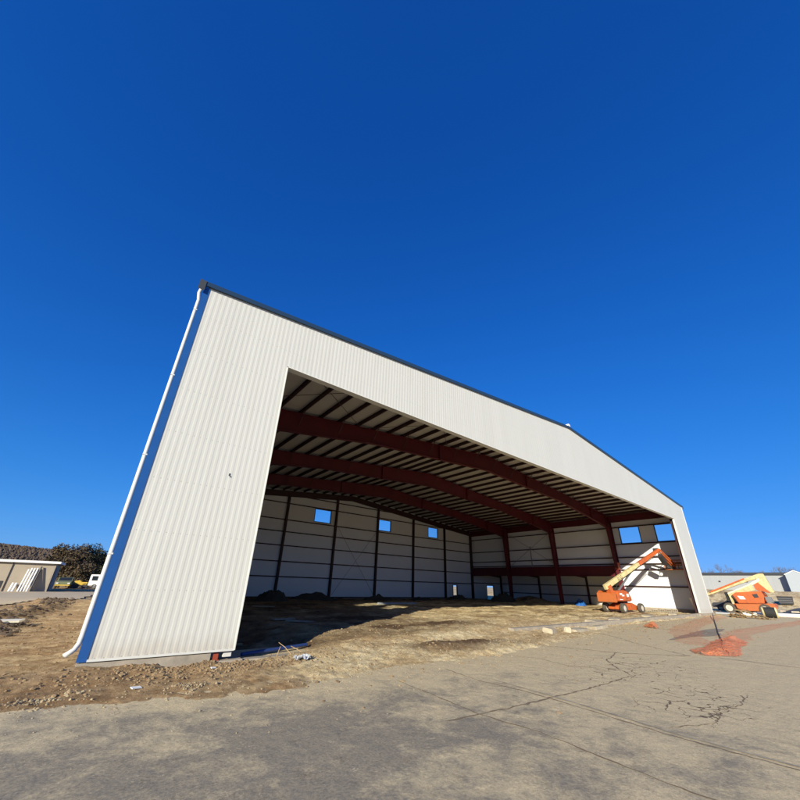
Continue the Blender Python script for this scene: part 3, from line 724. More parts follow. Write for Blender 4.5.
# ------------------------------------------------------------------ props
def local(mb, t):
    """vertices given in world coordinates, turned into the thing's own"""
    inv = (Matrix.Translation(t.location) @ Matrix.Rotation(t.rotation_euler.z, 4, 'Z')).inverted()
    mb.v = [tuple(inv @ Vector(v)) for v in mb.v]; return mb
def wheel(parent, x, y, r, w, side, mt='tyre', mr='rim'):
    mb = MB(); n = 20; prof = [(r * .62, -w / 2), (r * .93, -w / 2), (r, -w * .3), (r, w * .3), (r * .93, w / 2), (r * .62, w / 2)]
    vs = []; 
    for k in range(n):
        a = 2 * math.pi * k / n
        for rr, yy in prof: vs.append((x + rr * math.cos(a), y + yy, r + rr * math.sin(a)))
    m = len(prof); mb.add(vs, [(k * m + j, k * m + (j + 1) % m, ((k + 1) % n) * m + (j + 1) % m, ((k + 1) % n) * m + j) for k in range(n) for j in range(m)])
    for k in range(0, n, 1):     # tread lugs
        a = 2 * math.pi * (k + .5) / n; c, s = math.cos(a), math.sin(a)
        mb.beam((x + r * .98 * c, y - w * .36, r + r * .98 * s), (x + r * .98 * c, y + w * .36, r + r * .98 * s), r * .1, r * .05, up=(c, 0, s))
    t = mb.build('wheel', M[mt], parent)
    rb = MB(); rb.tube([(x, y - w * .34, r), (x, y + w * .34, r)], r * .64, 16); rb.tube([(x, y - w * .45, r), (x, y + w * .45, r)], r * .22, 8)
    rb.build('rim', M[mr], t); return t
def lift_common(t, dx, dy, r, hood):
    """chassis, axles, wheels; local x forward"""
    for sx in (-1, 1):
        for sy in (-1, 1): wheel(t, sx * dx, sy * dy, r, r * .75, sy)
        a = MB(); a.tube([(sx * dx, -dy, r), (sx * dx, dy, r)], r * .22, 8); a.build('axle', M['dark'], t)
    c = MB(); L_ = dx + r * .55
    c.prism([(-L_, r * .75), (-L_ * .8, r * .55), (L_ * .8, r * .55), (L_, r * .75), (L_ * .96, r * 1.35), (dx * .45, r * 2.05), (-dx * .45, r * 2.05), (-L_ * .96, r * 1.35)], 'y', -dy * .62, dy * .62)
    c.build('chassis', M['orange'], t, bevel=.03)
    rg = MB(); rg.tube([(0, 0, r * 2.0), (0, 0, r * 2.3)], dy * .5, 20); rg.build('turntable_ring', M['dark'], t)

# --- lift 1, under the far knee
L1 = thing('boom_lift', (45.45, 5.3, topz(45.4, 4.5) - .03), R(-7), 'orange articulated boom lift with raised cream arm reaching a basket inside the bay', 'boom lift', 'orange boom lifts at the hangar')
lift_common(L1, 1.75, .92, .47, None)
h = MB(); h.prism([(-2.7, 1.15), (-2.7, 1.9), (-2.5, 2.1), (-1.2, 2.2), (-.45, 1.95), (-.1, 1.5), (-.1, 1.15)], 'y', -1.12, -.3); hd = h.build('engine_cover', M['orange'], L1, bevel=.06)
for (a, b, c, d) in ((-2.3, -1.85, 1.72, 1.9), (-1.9, -1.5, 1.6, 1.76), (-1.0, -.6, 1.55, 1.85), (-2.5, -1.9, 1.25, 1.33)):
    q = MB(); q.box(a, b, -1.135, -1.121, c, d); q.build('decal', M['white'], hd)
h = MB(); h.prism([(-2.7, 1.15), (-2.7, 1.9), (-2.4, 2.1), (-.4, 1.95), (-.1, 1.5), (-.1, 1.15)], 'y', .3, 1.12); h.build('engine_cover', M['orange'], L1, bevel=.06)
h = MB(); h.prism([(-3.0, 1.0), (-3.0, 1.85), (-2.74, 1.98), (-2.74, 1.0)], 'y', -1.0, 1.0); h.build('counterweight', M['orange_dk'], L1, bevel=.05)
h = MB(); h.box(-2.7, .6, -.55, .55, 1.08, 1.3); h.box(-2.6, -2.1, -.28, .28, 1.3, 2.1); h.build('turntable', M['orange'], L1)
A, K, J = Vector((42.0, 5.4, 2.2)), Vector((52.0, 2.6, 6.55)), Vector((54.4, 2.0, 4.75))
dv = (K - A).normalized()
def seg(t, name, p, q, w_, h_, m, w2=None, h2=None, parent=None, bevel=.02):
    mb = MB(); mb.beam(p, q, w_, h_, w2=w2, h2=h2); return local(mb, t).build(name, m, parent or t, bevel=bevel)
b1 = seg(L1, 'boom', A, A + dv * 6.6, .32, .50, M['cream'], .32, .42)
seg(L1, 'boom_extension', A + dv * 5.0, K - dv * 3.9, .26, .32, M['pale'])
seg(L1, 'boom_tip', K - dv * 4.6, K + dv * .1, .34, .42, M['orange'], .28, .34)
seg(L1, 'lift_cylinder', Vector((43.9, 4.9, 1.9)), A + dv * 5.0 - Vector((0, 0, .25)), .16, .16, M['grey'])
tw = MB(); tw.beam((42.8, 5.2, 1.5), A + dv * .5, .5, .5); local(tw, L1).build('boom_pivot', M['orange'], L1)
for s in (-.13, .13):
    q = MB(); q.beam(K + Vector((0, s, .1)), J + Vector((0, s, .2)), .1, .14); q.beam(K + Vector((-.32, s, -.12)), J + Vector((-.32, s, -.02)), .09, .12); local(q, L1).build('jib', M['orange'], L1)
q = MB(); q.tube([K, K + Vector((0, 0, .01)) + Vector((0, .5, 0))], .24, 12); local(q, L1).build('knuckle', M['dark'], L1)
q = MB(); q.beam((51.3, 2.4, 5.9), (52.3, 2.3, 5.0), .42, .5); q.beam((52.2, 2.3, 5.1), (53.5, 2.1, 4.7), .14, .14); local(q, L1).build('jib_cylinder', M['dark'], L1, bevel=.03)
bk = MB(); cx, cy, cz = 54.35, 1.75, 4.42; hx, hy, hh = .55, 1.15, 1.1
bk.box(cx - hx, cx + hx, cy - hy, cy + hy, cz, cz + .06)
for z in (.55, .85, 1.1):
    for (p, q_) in (((-hx, -hy), (hx, -hy)), ((hx, -hy), (hx, hy)), ((hx, hy), (-hx, hy)), ((-hx, hy), (-hx, -hy))):
        bk.tube([(cx + p[0], cy + p[1], cz + z), (cx + q_[0], cy + q_[1], cz + z)], .03, 6)
for px__ in (-hx, 0, hx):
    for py__ in (-hy, hy): bk.tube([(cx + px__, cy + py__, cz), (cx + px__, cy + py__, cz + hh)], .03, 6)
for px__ in (-hx, hx): bk.tube([(cx + px__, cy, cz), (cx + px__, cy, cz + hh)], .03, 6)
for z in (0., .12): bk.box(cx - hx, cx + hx, cy - hy - .01, cy - hy + .01, cz + z, cz + z + .1)
bo = local(bk, L1).build('basket', M['orange_dk'], L1)
q = MB(); q.box(cx - .3, cx + .3, cy - hy - .12, cy - hy + .12, cz + .95, cz + 1.2); q.box(cx - .45, cx + .3, cy + .2, cy + .9, cz + .06, cz + .75); local(q, L1).build('control_box', M['dark'], bo)
# hoses, handles, vents
for k_, off in enumerate((.2, .26)):
    q = MB(); q.tube([Vector((43.2, 5.0, 1.7)), Vector((43.6, 4.7, 2.6)), A + dv * 3.0 + Vector((0, -off, -.2)), A + dv * 6.4 + Vector((0, -off, -.16)), K - dv * 1.0 + Vector((0, -off, -.2 - .1 * k_))], .03, 6); local(q, L1).build('hose', M['black'], L1)
for a_, b_ in ((-2.15, 1.35), (-1.2, 1.35), (-.5, 1.3)):
    q = MB(); q.box(a_, a_ + .02, -1.13, -1.121, 1.2, 2.0); q.box(a_ + .1, a_ + .25, -1.15, -1.121, b_, b_ + .05); q.build('latch', M['dark'], hd)
q = MB(); q.box(-2.72, -2.66, -1.0, -.4, 1.3, 1.8); q.build('vent', M['dark'], L1)
for yy_ in (-.98, .98):
    q = MB(); q.tube([(.35, yy_ * .5, 1.3), (.35, yy_ * .5, 1.9), (.1, yy_ * .5, 2.0)], .025, 6); q.build('handrail', M['dark'], L1)
q = MB(); q.box(2.0, 2.55, -.35, .35, .5, .62); q.build('step', M['dark'], L1)
# lettering on the arm
fc = bpy.data.curves.new('arm_lettering', 'FONT'); fc.body = 'JLG'; fc.size = .5; fc.extrude = .004; fc.space_character = 1.15; fc.materials.append(M['black'])
ft_ = bpy.data.objects.new('lettering', fc); COL.objects.link(ft_); bpy.context.view_layer.update()
fm_ = bpy.data.meshes.new_from_object(ft_.evaluated_get(bpy.context.evaluated_depsgraph_get())); bpy.data.objects.remove(ft_)
fo = bpy.data.objects.new('lettering', fm_); COL.objects.link(fo); fo.parent = b1
sd = dv.cross(Vector((0, 0, 1))).normalized(); up = sd.cross(dv).normalized()
wm = Matrix((dv, up, sd)).transposed().to_4x4(); wm.translation = A + dv * 2.2 - up * .17 + sd * .166
inv = (Matrix.Translation(L1.location) @ Matrix.Rotation(L1.rotation_euler.z, 4, 'Z')).inverted(); fo.matrix_local = inv @ wm

# --- lift 2, folded, beside the far pier outside
L2 = thing('boom_lift', (68.0, -1.35, topz(68, -1.35)), R(90), 'folded orange boom lift with cream boom resting behind the far pier', 'boom lift', 'orange boom lifts at the hangar')
lift_common(L2, 1.75, 1.25, .62, None)
def yz(px, py): return (2.91 - .0996 * (px - 705), 1.89 + .118 * (590.5 + (px - 600) * .0305 - py))
def plate(name, pts, x0, x1, m, t=L2, bevel=.03, parent=None):
    mb = MB(); mb.prism([yz(*p) for p in pts], 'x', x0, x1); return local(mb, t).build(name, m, parent or t, bevel=bevel)
plate('engine_cover', [(737, 595), (741, 592.5), (766, 591.5), (768, 596), (766, 603.5), (741, 603.5)], 66.6, 67.5, M['orange'], bevel=.06)
plate('engine_cover', [(737, 595), (741, 592.5), (766, 591.5), (768, 596), (766, 603.5), (741, 603.5)], 68.5, 69.4, M['orange'], bevel=.06)
plate('decal', [(742, 596), (748, 596.5), (749.5, 599.5), (744, 599.5)], 66.57, 66.595, M['white'], bevel=0)
plate('vent', [(757, 594.5), (762, 594), (763, 597.5), (758.5, 598)], 66.57, 66.595, M['dark'], bevel=0)
plate('turntable', [(735, 604), (774, 603.5), (775, 607), (735, 607.5)], 66.9, 69.1, M['orange'])
plate('skirt', [(737, 604), (774, 604), (777, 608), (770, 610.5), (744, 611), (738, 608.5)], 66.62, 66.9, M['orange_dk'])
plate('riser', [(773, 573.5), (777.5, 592.8), (775, 593), (766, 586), (764, 576), (768, 573.6)], 67.7, 68.3, M['cream'], bevel=.04)
plate('tower_link', [(762, 582), (765, 582.5), (770, 588), (774, 593.5), (761, 590), (760, 584)], 67.55, 67.68, M['orange'])
plate('upper_boom', [(704, 594.5), (754, 578), (768, 573.6), (771, 574), (771, 577.5), (756, 581), (704, 597)], 67.75, 68.25, M['cream'])
plate('boom_rail', [(712, 591.2), (753, 577.6), (753, 579.2), (712, 592.8)], 67.6, 67.74, M['orange'])
plate('lower_boom', [(728, 594), (755, 584.5), (768, 578), (768, 581), (757, 586.5), (730, 595.8)], 67.5, 67.7, M['pale'], bevel=.02)
plate('support_arm', [(732, 594.5), (759, 584.5), (761, 590.5), (750, 592.5), (742, 596), (743.5, 605), (740, 604), (736, 598), (735.5, 606), (733.5, 605.5)], 67.1, 67.45, M['cream'])
plate('hose_bundle', [(728, 592.5), (731, 592), (733, 602), (729, 601.5)], 67.3, 67.7, M['black'])
plate('control_box', [(768, 597), (773.5, 597), (775, 602.5), (769, 602.5)], 66.6, 67.4, M['grey'])

# --- vehicles
def vehicle(name, loc, rz, prof, wd, glassq, wheels, m, label, cat, r=.38, extra=None):
    t = thing(name, loc, rz, label, cat)
    b = MB(); b.prism(prof, 'y', -wd / 2, wd / 2); body = b.build('body', m, t, bevel=.06)
    for q in glassq:
        for s in (-1, 1):
            g = MB(); y = s * (wd / 2 + .004); g.prism(q, 'y', min(y, y - s * .03), max(y, y - s * .03)); g.build('window', M['glass_dk'], t)
    for x in wheels:
        for s in (-1, 1): wheel(t, x, s * (wd / 2 - .12), r, .26, s, mr='grey')
    return t, body
pick = [(-2.7, .55), (-2.7, 1.05), (-.9, 1.08), (-.75, 1.72), (.55, 1.75), (1.15, 1.2), (2.5, 1.08), (2.65, .8), (2.65, .5), (-2.6, .5)]
t, b = vehicle('pickup_truck', (73.5, .9, topz(73.5, .9)), R(96), pick, 1.9, [[(-.65, 1.15), (-.58, 1.62), (-.02, 1.64), (-.02, 1.15)], [(.06, 1.15), (.06, 1.64), (.5, 1.66), (.92, 1.2)]], (-1.7, 1.7), M['truckgrey'], 'dark grey pickup truck parked behind the folded boom lift', 'pickup truck', .42)
t, b = vehicle('pickup_truck', (-3.75, 72.5, gz(-3.75, 72.5)), R(-93), [(x, z) for x, z in pick], 1.95, [[(-.65, 1.15), (-.58, 1.62), (-.02, 1.64), (-.02, 1.15)], [(.06, 1.15), (.06, 1.64), (.5, 1.66), (.92, 1.2)]], (-1.7, 1.7), M['green_paint'], 'dull green pickup truck facing us under the trees beside the tan building', 'pickup truck', .42)
g = MB(); g.beam((.6, 0, 1.71), (1.17, 0, 1.2), 1.6, .03, up=(1, 0, 1)); g.build('windscreen', M['glass_dk'], t)
for s in (-1, 1):
    g = MB(); g.box(2.63, 2.70, s * .72 - .16, s * .72 + .16, .78, .95); g.build('headlight', M['white'], t)
g = MB(); g.box(2.64, 2.74, -.9, .9, .5, .66); g.build('bumper', M['yellow'], t)
# small orange roller
t = thing('road_roller', (-1.65, 72.0, gz(-1.65, 72)), R(-5), 'small orange yellow road roller parked between the green pickup and the white truck', 'road roller')
b = MB(); b.prism([(-.75, .5), (-.9, 1.15), (-.2, 1.3), (.1, 1.0), (.85, 1.0), (.85, .5)], 'y', -.6, .6); b.build('body', M['yellow'], t, bevel=.05)
for x in (-.62, .62):
    b = MB(); b.tube([(x, -.6, .42), (x, .6, .42)], .42, 18); b.build('drum', M['dark'], t)
b = MB(); b.box(-.35, .05, -.25, .25, 1.28, 1.36); b.box(-.42, -.34, -.25, .25, 1.28, 1.75); b.build('seat', M['black'], t)
# white van
t, b = vehicle('van', (2.0, 71.5, gz(2.0, 71.5)), R(-8), [(-2.6, .5), (-2.6, 2.25), (1.3, 2.3), (2.0, 1.35), (2.75, 1.15), (2.8, .5)], 1.95, [[(-2.3, 1.3), (-2.3, 2.0), (-1.5, 2.0), (-1.5, 1.3)], [(-1.3, 1.3), (-1.3, 2.0), (-.5, 2.0), (-.5, 1.3)], [(.5, 1.3), (.5, 2.0), (1.2, 2.0), (1.65, 1.3)]], (-1.7, 1.8), M['white'], 'white van parked at the left edge of the hangar corner', 'van', .38)

# --- tan building on the left, with pipes leaning on it
bl = thing('tan_building', (-4.6, 55, -.3), 0, 'low tan block building with white roof edge at far left', 'building')
b = MB(); b.box(-30, 0, 0, 9, -.3, 3.45); b.build('wall', M['tan_wall'], bl)
b = MB(); b.box(-30.3, .35, -.35, 9.3, 3.45, 3.52); b.build('roof', M['dkroof'], bl)
b = MB(); b.box(-30.3, .36, -.42, -.352, 3.38, 3.66); b.box(.352, .42, -.42, 9.3, 3.38, 3.66); b.build('roof_edge', M['white'], bl)
b = MB(); b.box(.003, .06, 1.2, 4.2, 0, 2.9); dd = b.build('door', M['blue_wall'], bl)
b = MB(); b.box(-.16, .03, -.03, -.005, 0, 3.38); b.build('corner_trim', M['conc'], bl)
b = MB(); b.tube([(-4.05, -.06, 0), (-4.05, -.06, 3.38)], .05, 6); b.build('downspout', M['dark'], bl)
b = MB(); b.box(-4.9, -4.3, -.05, .0, .4, 1.2); b.build('meter_box', M['dark'], bl)
for k, (hgt_, mm, lab) in enumerate(((2.6, 'white', ''), (2.7, 'white', ''), (2.75, 'white', ''), (2.8, 'white', ''), (3.0, 'dark', 'dark'))):
    x = -7.15 + k * .27; z0 = topz(x, 53.9)
    b = MB(); b.tube([(0, 0, 0), (.15, .75 + .0 * k, hgt_)], .085, 10)
    o = b.build('pipe', M[mm], None, smooth=False); o.location = (x, 54.05 - .0, z0)
    if mm == 'white': tag(o, 'tall white plastic pipe leaning on the tan building wall', 'pipe', 'white pipes leaning on the tan building')
    else: tag(o, 'thin dark pipe leaning right of the white pipes on the tan building', 'pipe')
for k in range(2):
    x = -7.95 + k * .3; b = MB(); b.tube([(0, 0, 0), (.08, .4, 1.0)], .11, 10); o = b.build('pipe', M['white']); o.location = (x, 54.3, topz(x, 54.3))
    tag(o, 'short white pipe stub leaning left of the tall pipes', 'pipe', 'short pipe stubs at the tan building')

# --- long grey building on the right
rb = thing('warehouse', (120, 10, 3.0), 0, 'long pale grey metal warehouse beyond the site at far right', 'warehouse')
b = MB(); b.box(0, 30, -34, 45, -1, 3.25); b.build('wall', M['grey_wall'], rb)
b = MB(); b.box(-.4, 30.4, -34.4, 45, 3.25, 3.75); b.build('roof_edge', M['dkroof'], rb)
for yy in (-7.5, -4.0, 1.0, 4.5, 11): b = MB(); b.box(-.06, 0.05, yy - .2, yy + .2, 1.6, 1.9); b.build('wall_lamp', M['dark'], rb)
rb2 = thing('gabled_shed', (119.2, -2.5, 3.0), 0, 'pale blue white gabled shed end in front of the long warehouse', 'shed')
b = MB(); b.prism([(-4.2, -1), (2.4, -1), (2.4, 3.1), (.2, 4.35), (-4.2, 3.1)] if False else [(-1.5, -1), (1.5, -1), (1.5, 3.2), (.0, 3.95), (-1.5, 3.2)], 'x', -1.2, .79); b.build('wall', mat('pale_blue_metal', (.36, .40, .43), .6), rb2)
b = MB(); b.prism([(1.6, 3.16), (.0, 3.97), (-1.6, 3.16), (-1.65, 3.3), (0, 4.12), (1.65, 3.3)], 'x', -1.3, .78); b.build('roof_edge', M['white'], rb2)
b = MB(); b.box(-1.23, -1.2, -1.6, -1.0, 1.6, 2.3); b.build('window', M['glass_dk'], rb2)
# dark panel stood on the bank
t = thing('dumpster', (100, -1.55, 0), 0, 'small dark slatted dumpster on the brown bank right of the lift', 'dumpster'); t.location.z = topz(100, -1.55) 
b = MB(); b.prism([(-.85, .1), (.85, .1), (1.0, 1.35), (-1.0, 1.35)], 'x', -.6, .6); b.build('bin', M['dark'], t, bevel=.03)
for z in (.4, .7, 1.0): b = MB(); b.box(-.68, -.6, -.9, .9, z, z + .08); b.build('rib', M['grey'], t)
b = MB(); b.box(-.62, .62, -1.0, 1.0, 1.36, 1.42); b.build('lid', M['black'], t)
for sx in (-.4, .4):
    for sy in (-.7, .7): b = MB(); b.tube([(sx, sy - .05, .1), (sx, sy + .05, .1)], .1, 10); b.build('caster', M['black'], t)

# --- trees
def tree(x, y, h_, rad, mleaf, label, cat, group=None, n=4200, trunk=.14, name='tree', z0=None, leaf=.22, low=.12):
    z = topz(x, y) if z0 is None else z0
    t = thing(name, (x, y, z - .05), 0, label, cat, group)
    tr = MB(); tr.tube([(0, 0, 0), (.1, .05, h_ * .35), (.0, .1, h_ * .8)], [trunk, trunk * .8, trunk * .25], 7)
    lobes = []
    for k in range(16):
        a = random.random() * 6.28; f_ = random.random(); zz = h_ * (low + .06 + .72 * f_); rr = rad * (.85 - .45 * f_) * random.uniform(.3, 1)
        c = Vector((rr * math.cos(a), rr * math.sin(a), zz)); lobes.append((c, rad * random.uniform(.28, .5)))
        tr.tube([(0, 0, zz * .6), c * .6 + Vector((0, 0, zz * .3)), c], [trunk * .35, trunk * .2, .02], 5)
    tr.build('trunk', M['bark'], t)
    cr_ = MB(); vs, fs = [], []
    for i in range(n):
        c, r_ = lobes[i % len(lobes)]
        d = Vector((random.gauss(0, 1), random.gauss(0, 1), random.gauss(0, .75))).normalized() * r_ * random.random() ** .45
        p = c + d
        if p.z < h_ * low: continue
        s = leaf * random.uniform(.5, 1.3); u_ = Vector((random.gauss(0, 1), random.gauss(0, 1), random.gauss(0, 1))).normalized(); v_ = u_.orthogonal().normalized()
        k = len(vs); vs += [p + u_ * s, p - u_ * s * .4 + v_ * s * .55, p - u_ * s * .4 - v_ * s * .55]; fs.append((k, k + 1, k + 2))
    cr_.add(vs, fs); cr_.build('crown', mleaf, t, fix=False); return t
for i, (x, y, h_, rad, ml, lab) in enumerate([
    (-3.9, 82, 7.6, 3.4, 'rust_leaf', 'tallest russet brown bushy tree above the green pickup'),
    (-.6, 84, 8.0, 3.6, 'olive', 'dark olive evergreen tree behind the road roller'),
    (2.4, 80, 6.6, 3.2, 'olive', 'dark evergreen tree half hidden by the hangar corner trim'),
    (-6.6, 92, 7.6, 3.3, 'rust_leaf', 'brown bushy tree rising over the tan building roof corner'),
    (-1.8, 78, 4.2, 2.6, 'rust_leaf', 'low tangled russet shrub just behind the parked vehicles'),
    (4.5, 88, 7, 3.4, 'olive', 'evergreen tree mostly hidden behind the hangar corner')]):
    tree(x, y, h_, rad, M[ml], lab, 'tree', 'trees behind the parked vehicles', n=4600)
def bare_tree(x, y, z, h_, label, group):
    t = thing('bare_tree', (x, y, z), 0, label, 'tree', group)
    tr = MB(); tr.tube([(0, 0, 0), (.1, 0, h_ * .4)], [.18, .12], 6); tr.build('trunk', M['bark'], t)
    tw = MB()
    def br(p, d, l, r_, dep):
        q = p + d * l; tw.tube([p, q], [r_, r_ * .6], 4, cap=False)
        if dep == 0: return
        for _ in range(3):
            e = (d + Vector((random.gauss(0, .45), random.gauss(0, .45), random.gauss(.12, .3)))).normalized(); br(p + d * l * random.uniform(.6, 1), e, l * random.uniform(.6, .8), r_ * .6, dep - 1)
    for _ in range(3): br(Vector((.1, 0, h_ * .36)), Vector((random.gauss(0, .35), random.gauss(0, .35), 1)).normalized(), h_ * .24, .09, 4)
    tw.build('crown', M['twig'], t, fix=False); return t
RT = [(163, 30, 10.5), (165, 26.5, 11.5), (162, 22.5, 10.5), (166, 18.5, 12), (163, 14.5, 10), (168, 9, 9.5), (165, 4.5, 10.8), (163, 1, 10.2), (166, -3, 9.6), (164, -6.5, 9.8), (165, 35, 9.8)]
RL = ['leftmost bare tree showing over the warehouse beside the pier', 'second bare tree over the warehouse roof right of the pier', 'bare tree above the warehouse left of the tallest bare tree', 'tallest bare tree over the warehouse roof', 'bare tree just right of the tallest one over the warehouse', 'low bare tree over the warehouse left of the raised cream boom', 'bare tree over the warehouse directly behind the cream boom top', 'bare tree over the warehouse just right of the cream boom top', 'bare tree over the warehouse left of the shed gable', 'bare tree directly above the shed gable at far right', 'bare tree hidden close behind the far pier']
for (x, y, h_), lab in zip(RT, RL): bare_tree(x, y, 2.0, h_ * .85, lab, 'bare trees behind the warehouse')

# --- wooded hill on the left horizon
def hz(x, y):
    ridge = np.interp(x, [-900, -300, -130, -80, -40, 0, 60, 300], [6, 34, 29, 27, 24.5, 21.0, 17, 2])
    return -1 + ridge * np.exp(-((y - 520) / 110) ** 2) + 1.2 * fbm(x * .05, y * .05, 4, 55)
hill, _, _ = grid_mesh('hill', np.arange(-900, 305, 8.), np.arange(300, 760, 8.), hz, M['hill']); tag(hill, 'low brown hill on the left horizon', kind='structure')
fm = MB()
for _ in range(14000):
    x = random.uniform(-260, 70); y = random.uniform(400, 540); z = float(hz(np.array([x]), np.array([y]))[0]); r_ = random.uniform(.5, 1.25)
    fm.rock((x, y, z + r_ * .7), r_, random.uniform(.7, 1.4))
tag(fm.build('forest', M['forest'], fix=False), 'brown leafless woods covering the distant hill', kind='stuff')

M['dirt_clod'] = mat('dirt_clods', (.36, .26, .14), .97, noise=(1.1, (.14, .09, .05), .2))
# --- gravel and clods over the dirt
def scatter(name, n, sampler, rmin, rmax, m, label):
    P = np.array([sampler() for _ in range(n)]); Z = hgt(P[:, 0], P[:, 1]); pzv = pz(P[:, 0], P[:, 1]); Z = np.where(P[:, 1] < .8, np.maximum(Z, pzv), Z)
    mb = MB()
    for (x, y), z in zip(P, Z):
        r_ = rmin + (rmax - rmin) * random.random() ** 3.5; mb.rock((x, y, z + r_ * .15), r_)
    return tag(mb.build(name, m, fix=False), label, kind='stuff')
def s_edge():
    x = random.uniform(-6, 30); return x, float(np.interp(x, EDX, EDY)) + random.gauss(.35, .55)
def s_pier():
    return random.gauss(2.9, 1.3), random.gauss(-.75, .45)
def s_in():
    return random.uniform(4, 45), random.gauss(.5, 2.8)
def s_pave():
    x = random.uniform(-3, 22); return x, float(np.interp(x, EDX, EDY)) - abs(random.gauss(0, 1.6))
def s_spoil():
    y = random.uniform(8, 37); return -3 + .9 * float(sst(12, 36, np.array(y))) + random.gauss(0, .6), y
def s_white():
    return random.choice([(random.gauss(8.3, 1.1), random.gauss(-.9, .35)), (random.gauss(6.0, .5), random.gauss(-.7, .3)), (random.gauss(2.2, .35), random.gauss(-2.3, .15)), (random.gauss(-.6, .35), random.gauss(-1.95, .15)), (random.uniform(14, 36), random.gauss(-.6, .7))])
scatter('gravel', 2600, s_edge, .006, .035, M['stone'], 'loose gravel along the edge of the asphalt')
scatter('gravel', 2400, s_pier, .008, .05, M['dirt_clod'], 'clods and gravel below the near pier')
scatter('gravel', 4200, s_in, .01, .06, M['dirt_clod'], 'clods strewn over the dirt before the door bay')
scatter('gravel', 2200, lambda: (random.uniform(-9, .2) if random.random() < .6 else random.uniform(-3, 3), random.uniform(-2, 14) if random.random() < .7 else random.uniform(-2, 1)), .01, .06, M['dirt_clod'], 'clods over the dirt left of the hangar corner')
scatter('gravel', 900, s_pave, .005, .02, M['stone'], 'small stones scattered over the asphalt')
scatter('gravel', 1400, s_spoil, .02, .16, mat('dark_clods', (.085, .06, .04), .97), 'dark clods on the spoil ridge in the left yard')
scatter('gravel', 900, s_white, .008, .045, M['stone'], 'pale crushed stone patches before the door bay')

# --- orange safety netting fallen on the apron
def net(name, path, wd, lift, m, label, cat='safety net', step=.16):
    P = [Vector((p[0], p[1], 0)) for p in path]; out = []
    for a, b_ in zip(P[:-1], P[1:]):
        k = max(1, int((b_ - a).length / step)); out += [a.lerp(b_, i / k) for i in range(k)]
    out.append(P[-1]); nw = int(wd / .14); vs = []; n = len(out)
    for i, p in enumerate(out):
        d = (out[min(i + 1, n - 1)] - out[max(i - 1, 0)]).normalized(); s = Vector((-d.y, d.x, 0)); ww = wd * (.75 + .5 * float(fbm(np.array([i * step * .7]), np.array([wd]), 3, 5)[0])) * min(1, .25 + i * step / 1.2, .25 + (n - 1 - i) * step / 1.2)
        for j in range(nw + 1):
            q = p + s * (j / nw - .5) * ww + Vector((random.uniform(-.02, .02), random.uniform(-.02, .02), 0))
            hh = lift * (.9 + 3.2 * float(fbm(np.array([q.x * 1.6]), np.array([q.y * 2.6]), 4, 33)[0])) * math.sin(math.pi * (j + .5) / (nw + 1))
            vs.append((q.x, q.y, topz(q.x, q.y) + .02 + max(0, hh)))
    mb = MB(); mb.add(vs, [(i * (nw + 1) + j, i * (nw + 1) + j + 1, (i + 1) * (nw + 1) + j + 1, (i + 1) * (nw + 1) + j) for i in range(n - 1) for j in range(nw)])
    o = mb.build(name, m, None, fix=False); o.data.polygons.foreach_set('use_smooth', [True] * len(o.data.polygons)); return tag(o, label, cat)
net('safety_net', [(19.3, -7.4), (21.2, -7.6), (24, -7.2), (27.5, -6.9)], 1.8, .11, M['net'], 'crumpled heap of orange safety netting lying on the asphalt', step=.1)
net('safety_net', [(27.0, -6.9), (33, -6.2), (40, -6.4), (50, -7.0), (62, -7.6)], 1.9, .06, M['net_thin'], 'long thin run of fallen orange netting stretching toward the right edge')
net('safety_net', [(22.5, -6.7), (27, -4.9), (33, -3.3), (44, -1.9), (54, -.9)], 2.2, .04, M['net_thin'], 'flattened orange netting trailing from the heap to the far pier')
net('safety_net', [(29.6, -2.5), (31.2, -1.7), (33.2, -1.3)], .9, .16, M['net'], 'small crumpled orange netting scrap at the dirt edge before the raised lift')
h = MB(); h.tube([(x, y, topz(x, y) + .03 + .25 * (i == 0)) for i, (x, y) in enumerate([(53.2, -.56), (44, -2.6), (36, -4.4), (31, -5.5), (25.5, -6.8), (22.9, -7.3), (21.0, -7.9)])], .028, 6); tag(h.build('hose', M['hose']), 'thin dark hose lying from the pier to the netting heap', 'hose')

# --- rubble, blocks, boards
def lump(name, x, y, sx, sy, sz, rz, m, label, cat, group=None, tilt=0, bev=.04, dz=0):
    b = MB(); b.prism([(-sx / 2, -sy / 2), (sx * .42, -sy / 2 * random.uniform(.7, 1)), (sx / 2, sy * random.uniform(.2, .5)), (sx * .1, sy / 2), (-sx / 2 * random.uniform(.8, 1), sy * .4)], 'z', 0, sz)
    o = b.build(name, m, None, bevel=bev); o.location = (x, y, topz(x, y) - sz * .15 + dz); o.rotation_euler = (tilt, tilt * .5, rz); return tag(o, label, cat, group)
SL = [(19.6, -.75, .9, .6, .26, .2, 'leftmost grey broken slab at the dirt edge'), (20.9, -1.0, .5, .4, .3, .9, 'pale upright chunk beside the leftmost broken slab'), (22.4, -.9, 1.9, .7, .18, .05, 'long low broken slab right of the pale chunk'),
      (25.5, -.65, 1.6, .8, .22, -.1, 'broad broken slab in the middle of the rubble row'), (28.2, .6, 2.4, .8, .25, .05, 'long broken slab behind the middle of the rubble row'), (31.5, .7, 1.6, .9, .28, .3, 'thick broken slab left of the small orange scrap'),
      (35.0, .35, 2.6, 1.0, .2, .0, 'flat broken slab behind the small orange scrap'), (39.0, .9, 2.2, .8, .22, .1, 'broken slab below the raised lift wheels'), (46.5, 1.2, 1.8, .8, .2, .2, 'broken slab nearest the far pier')]
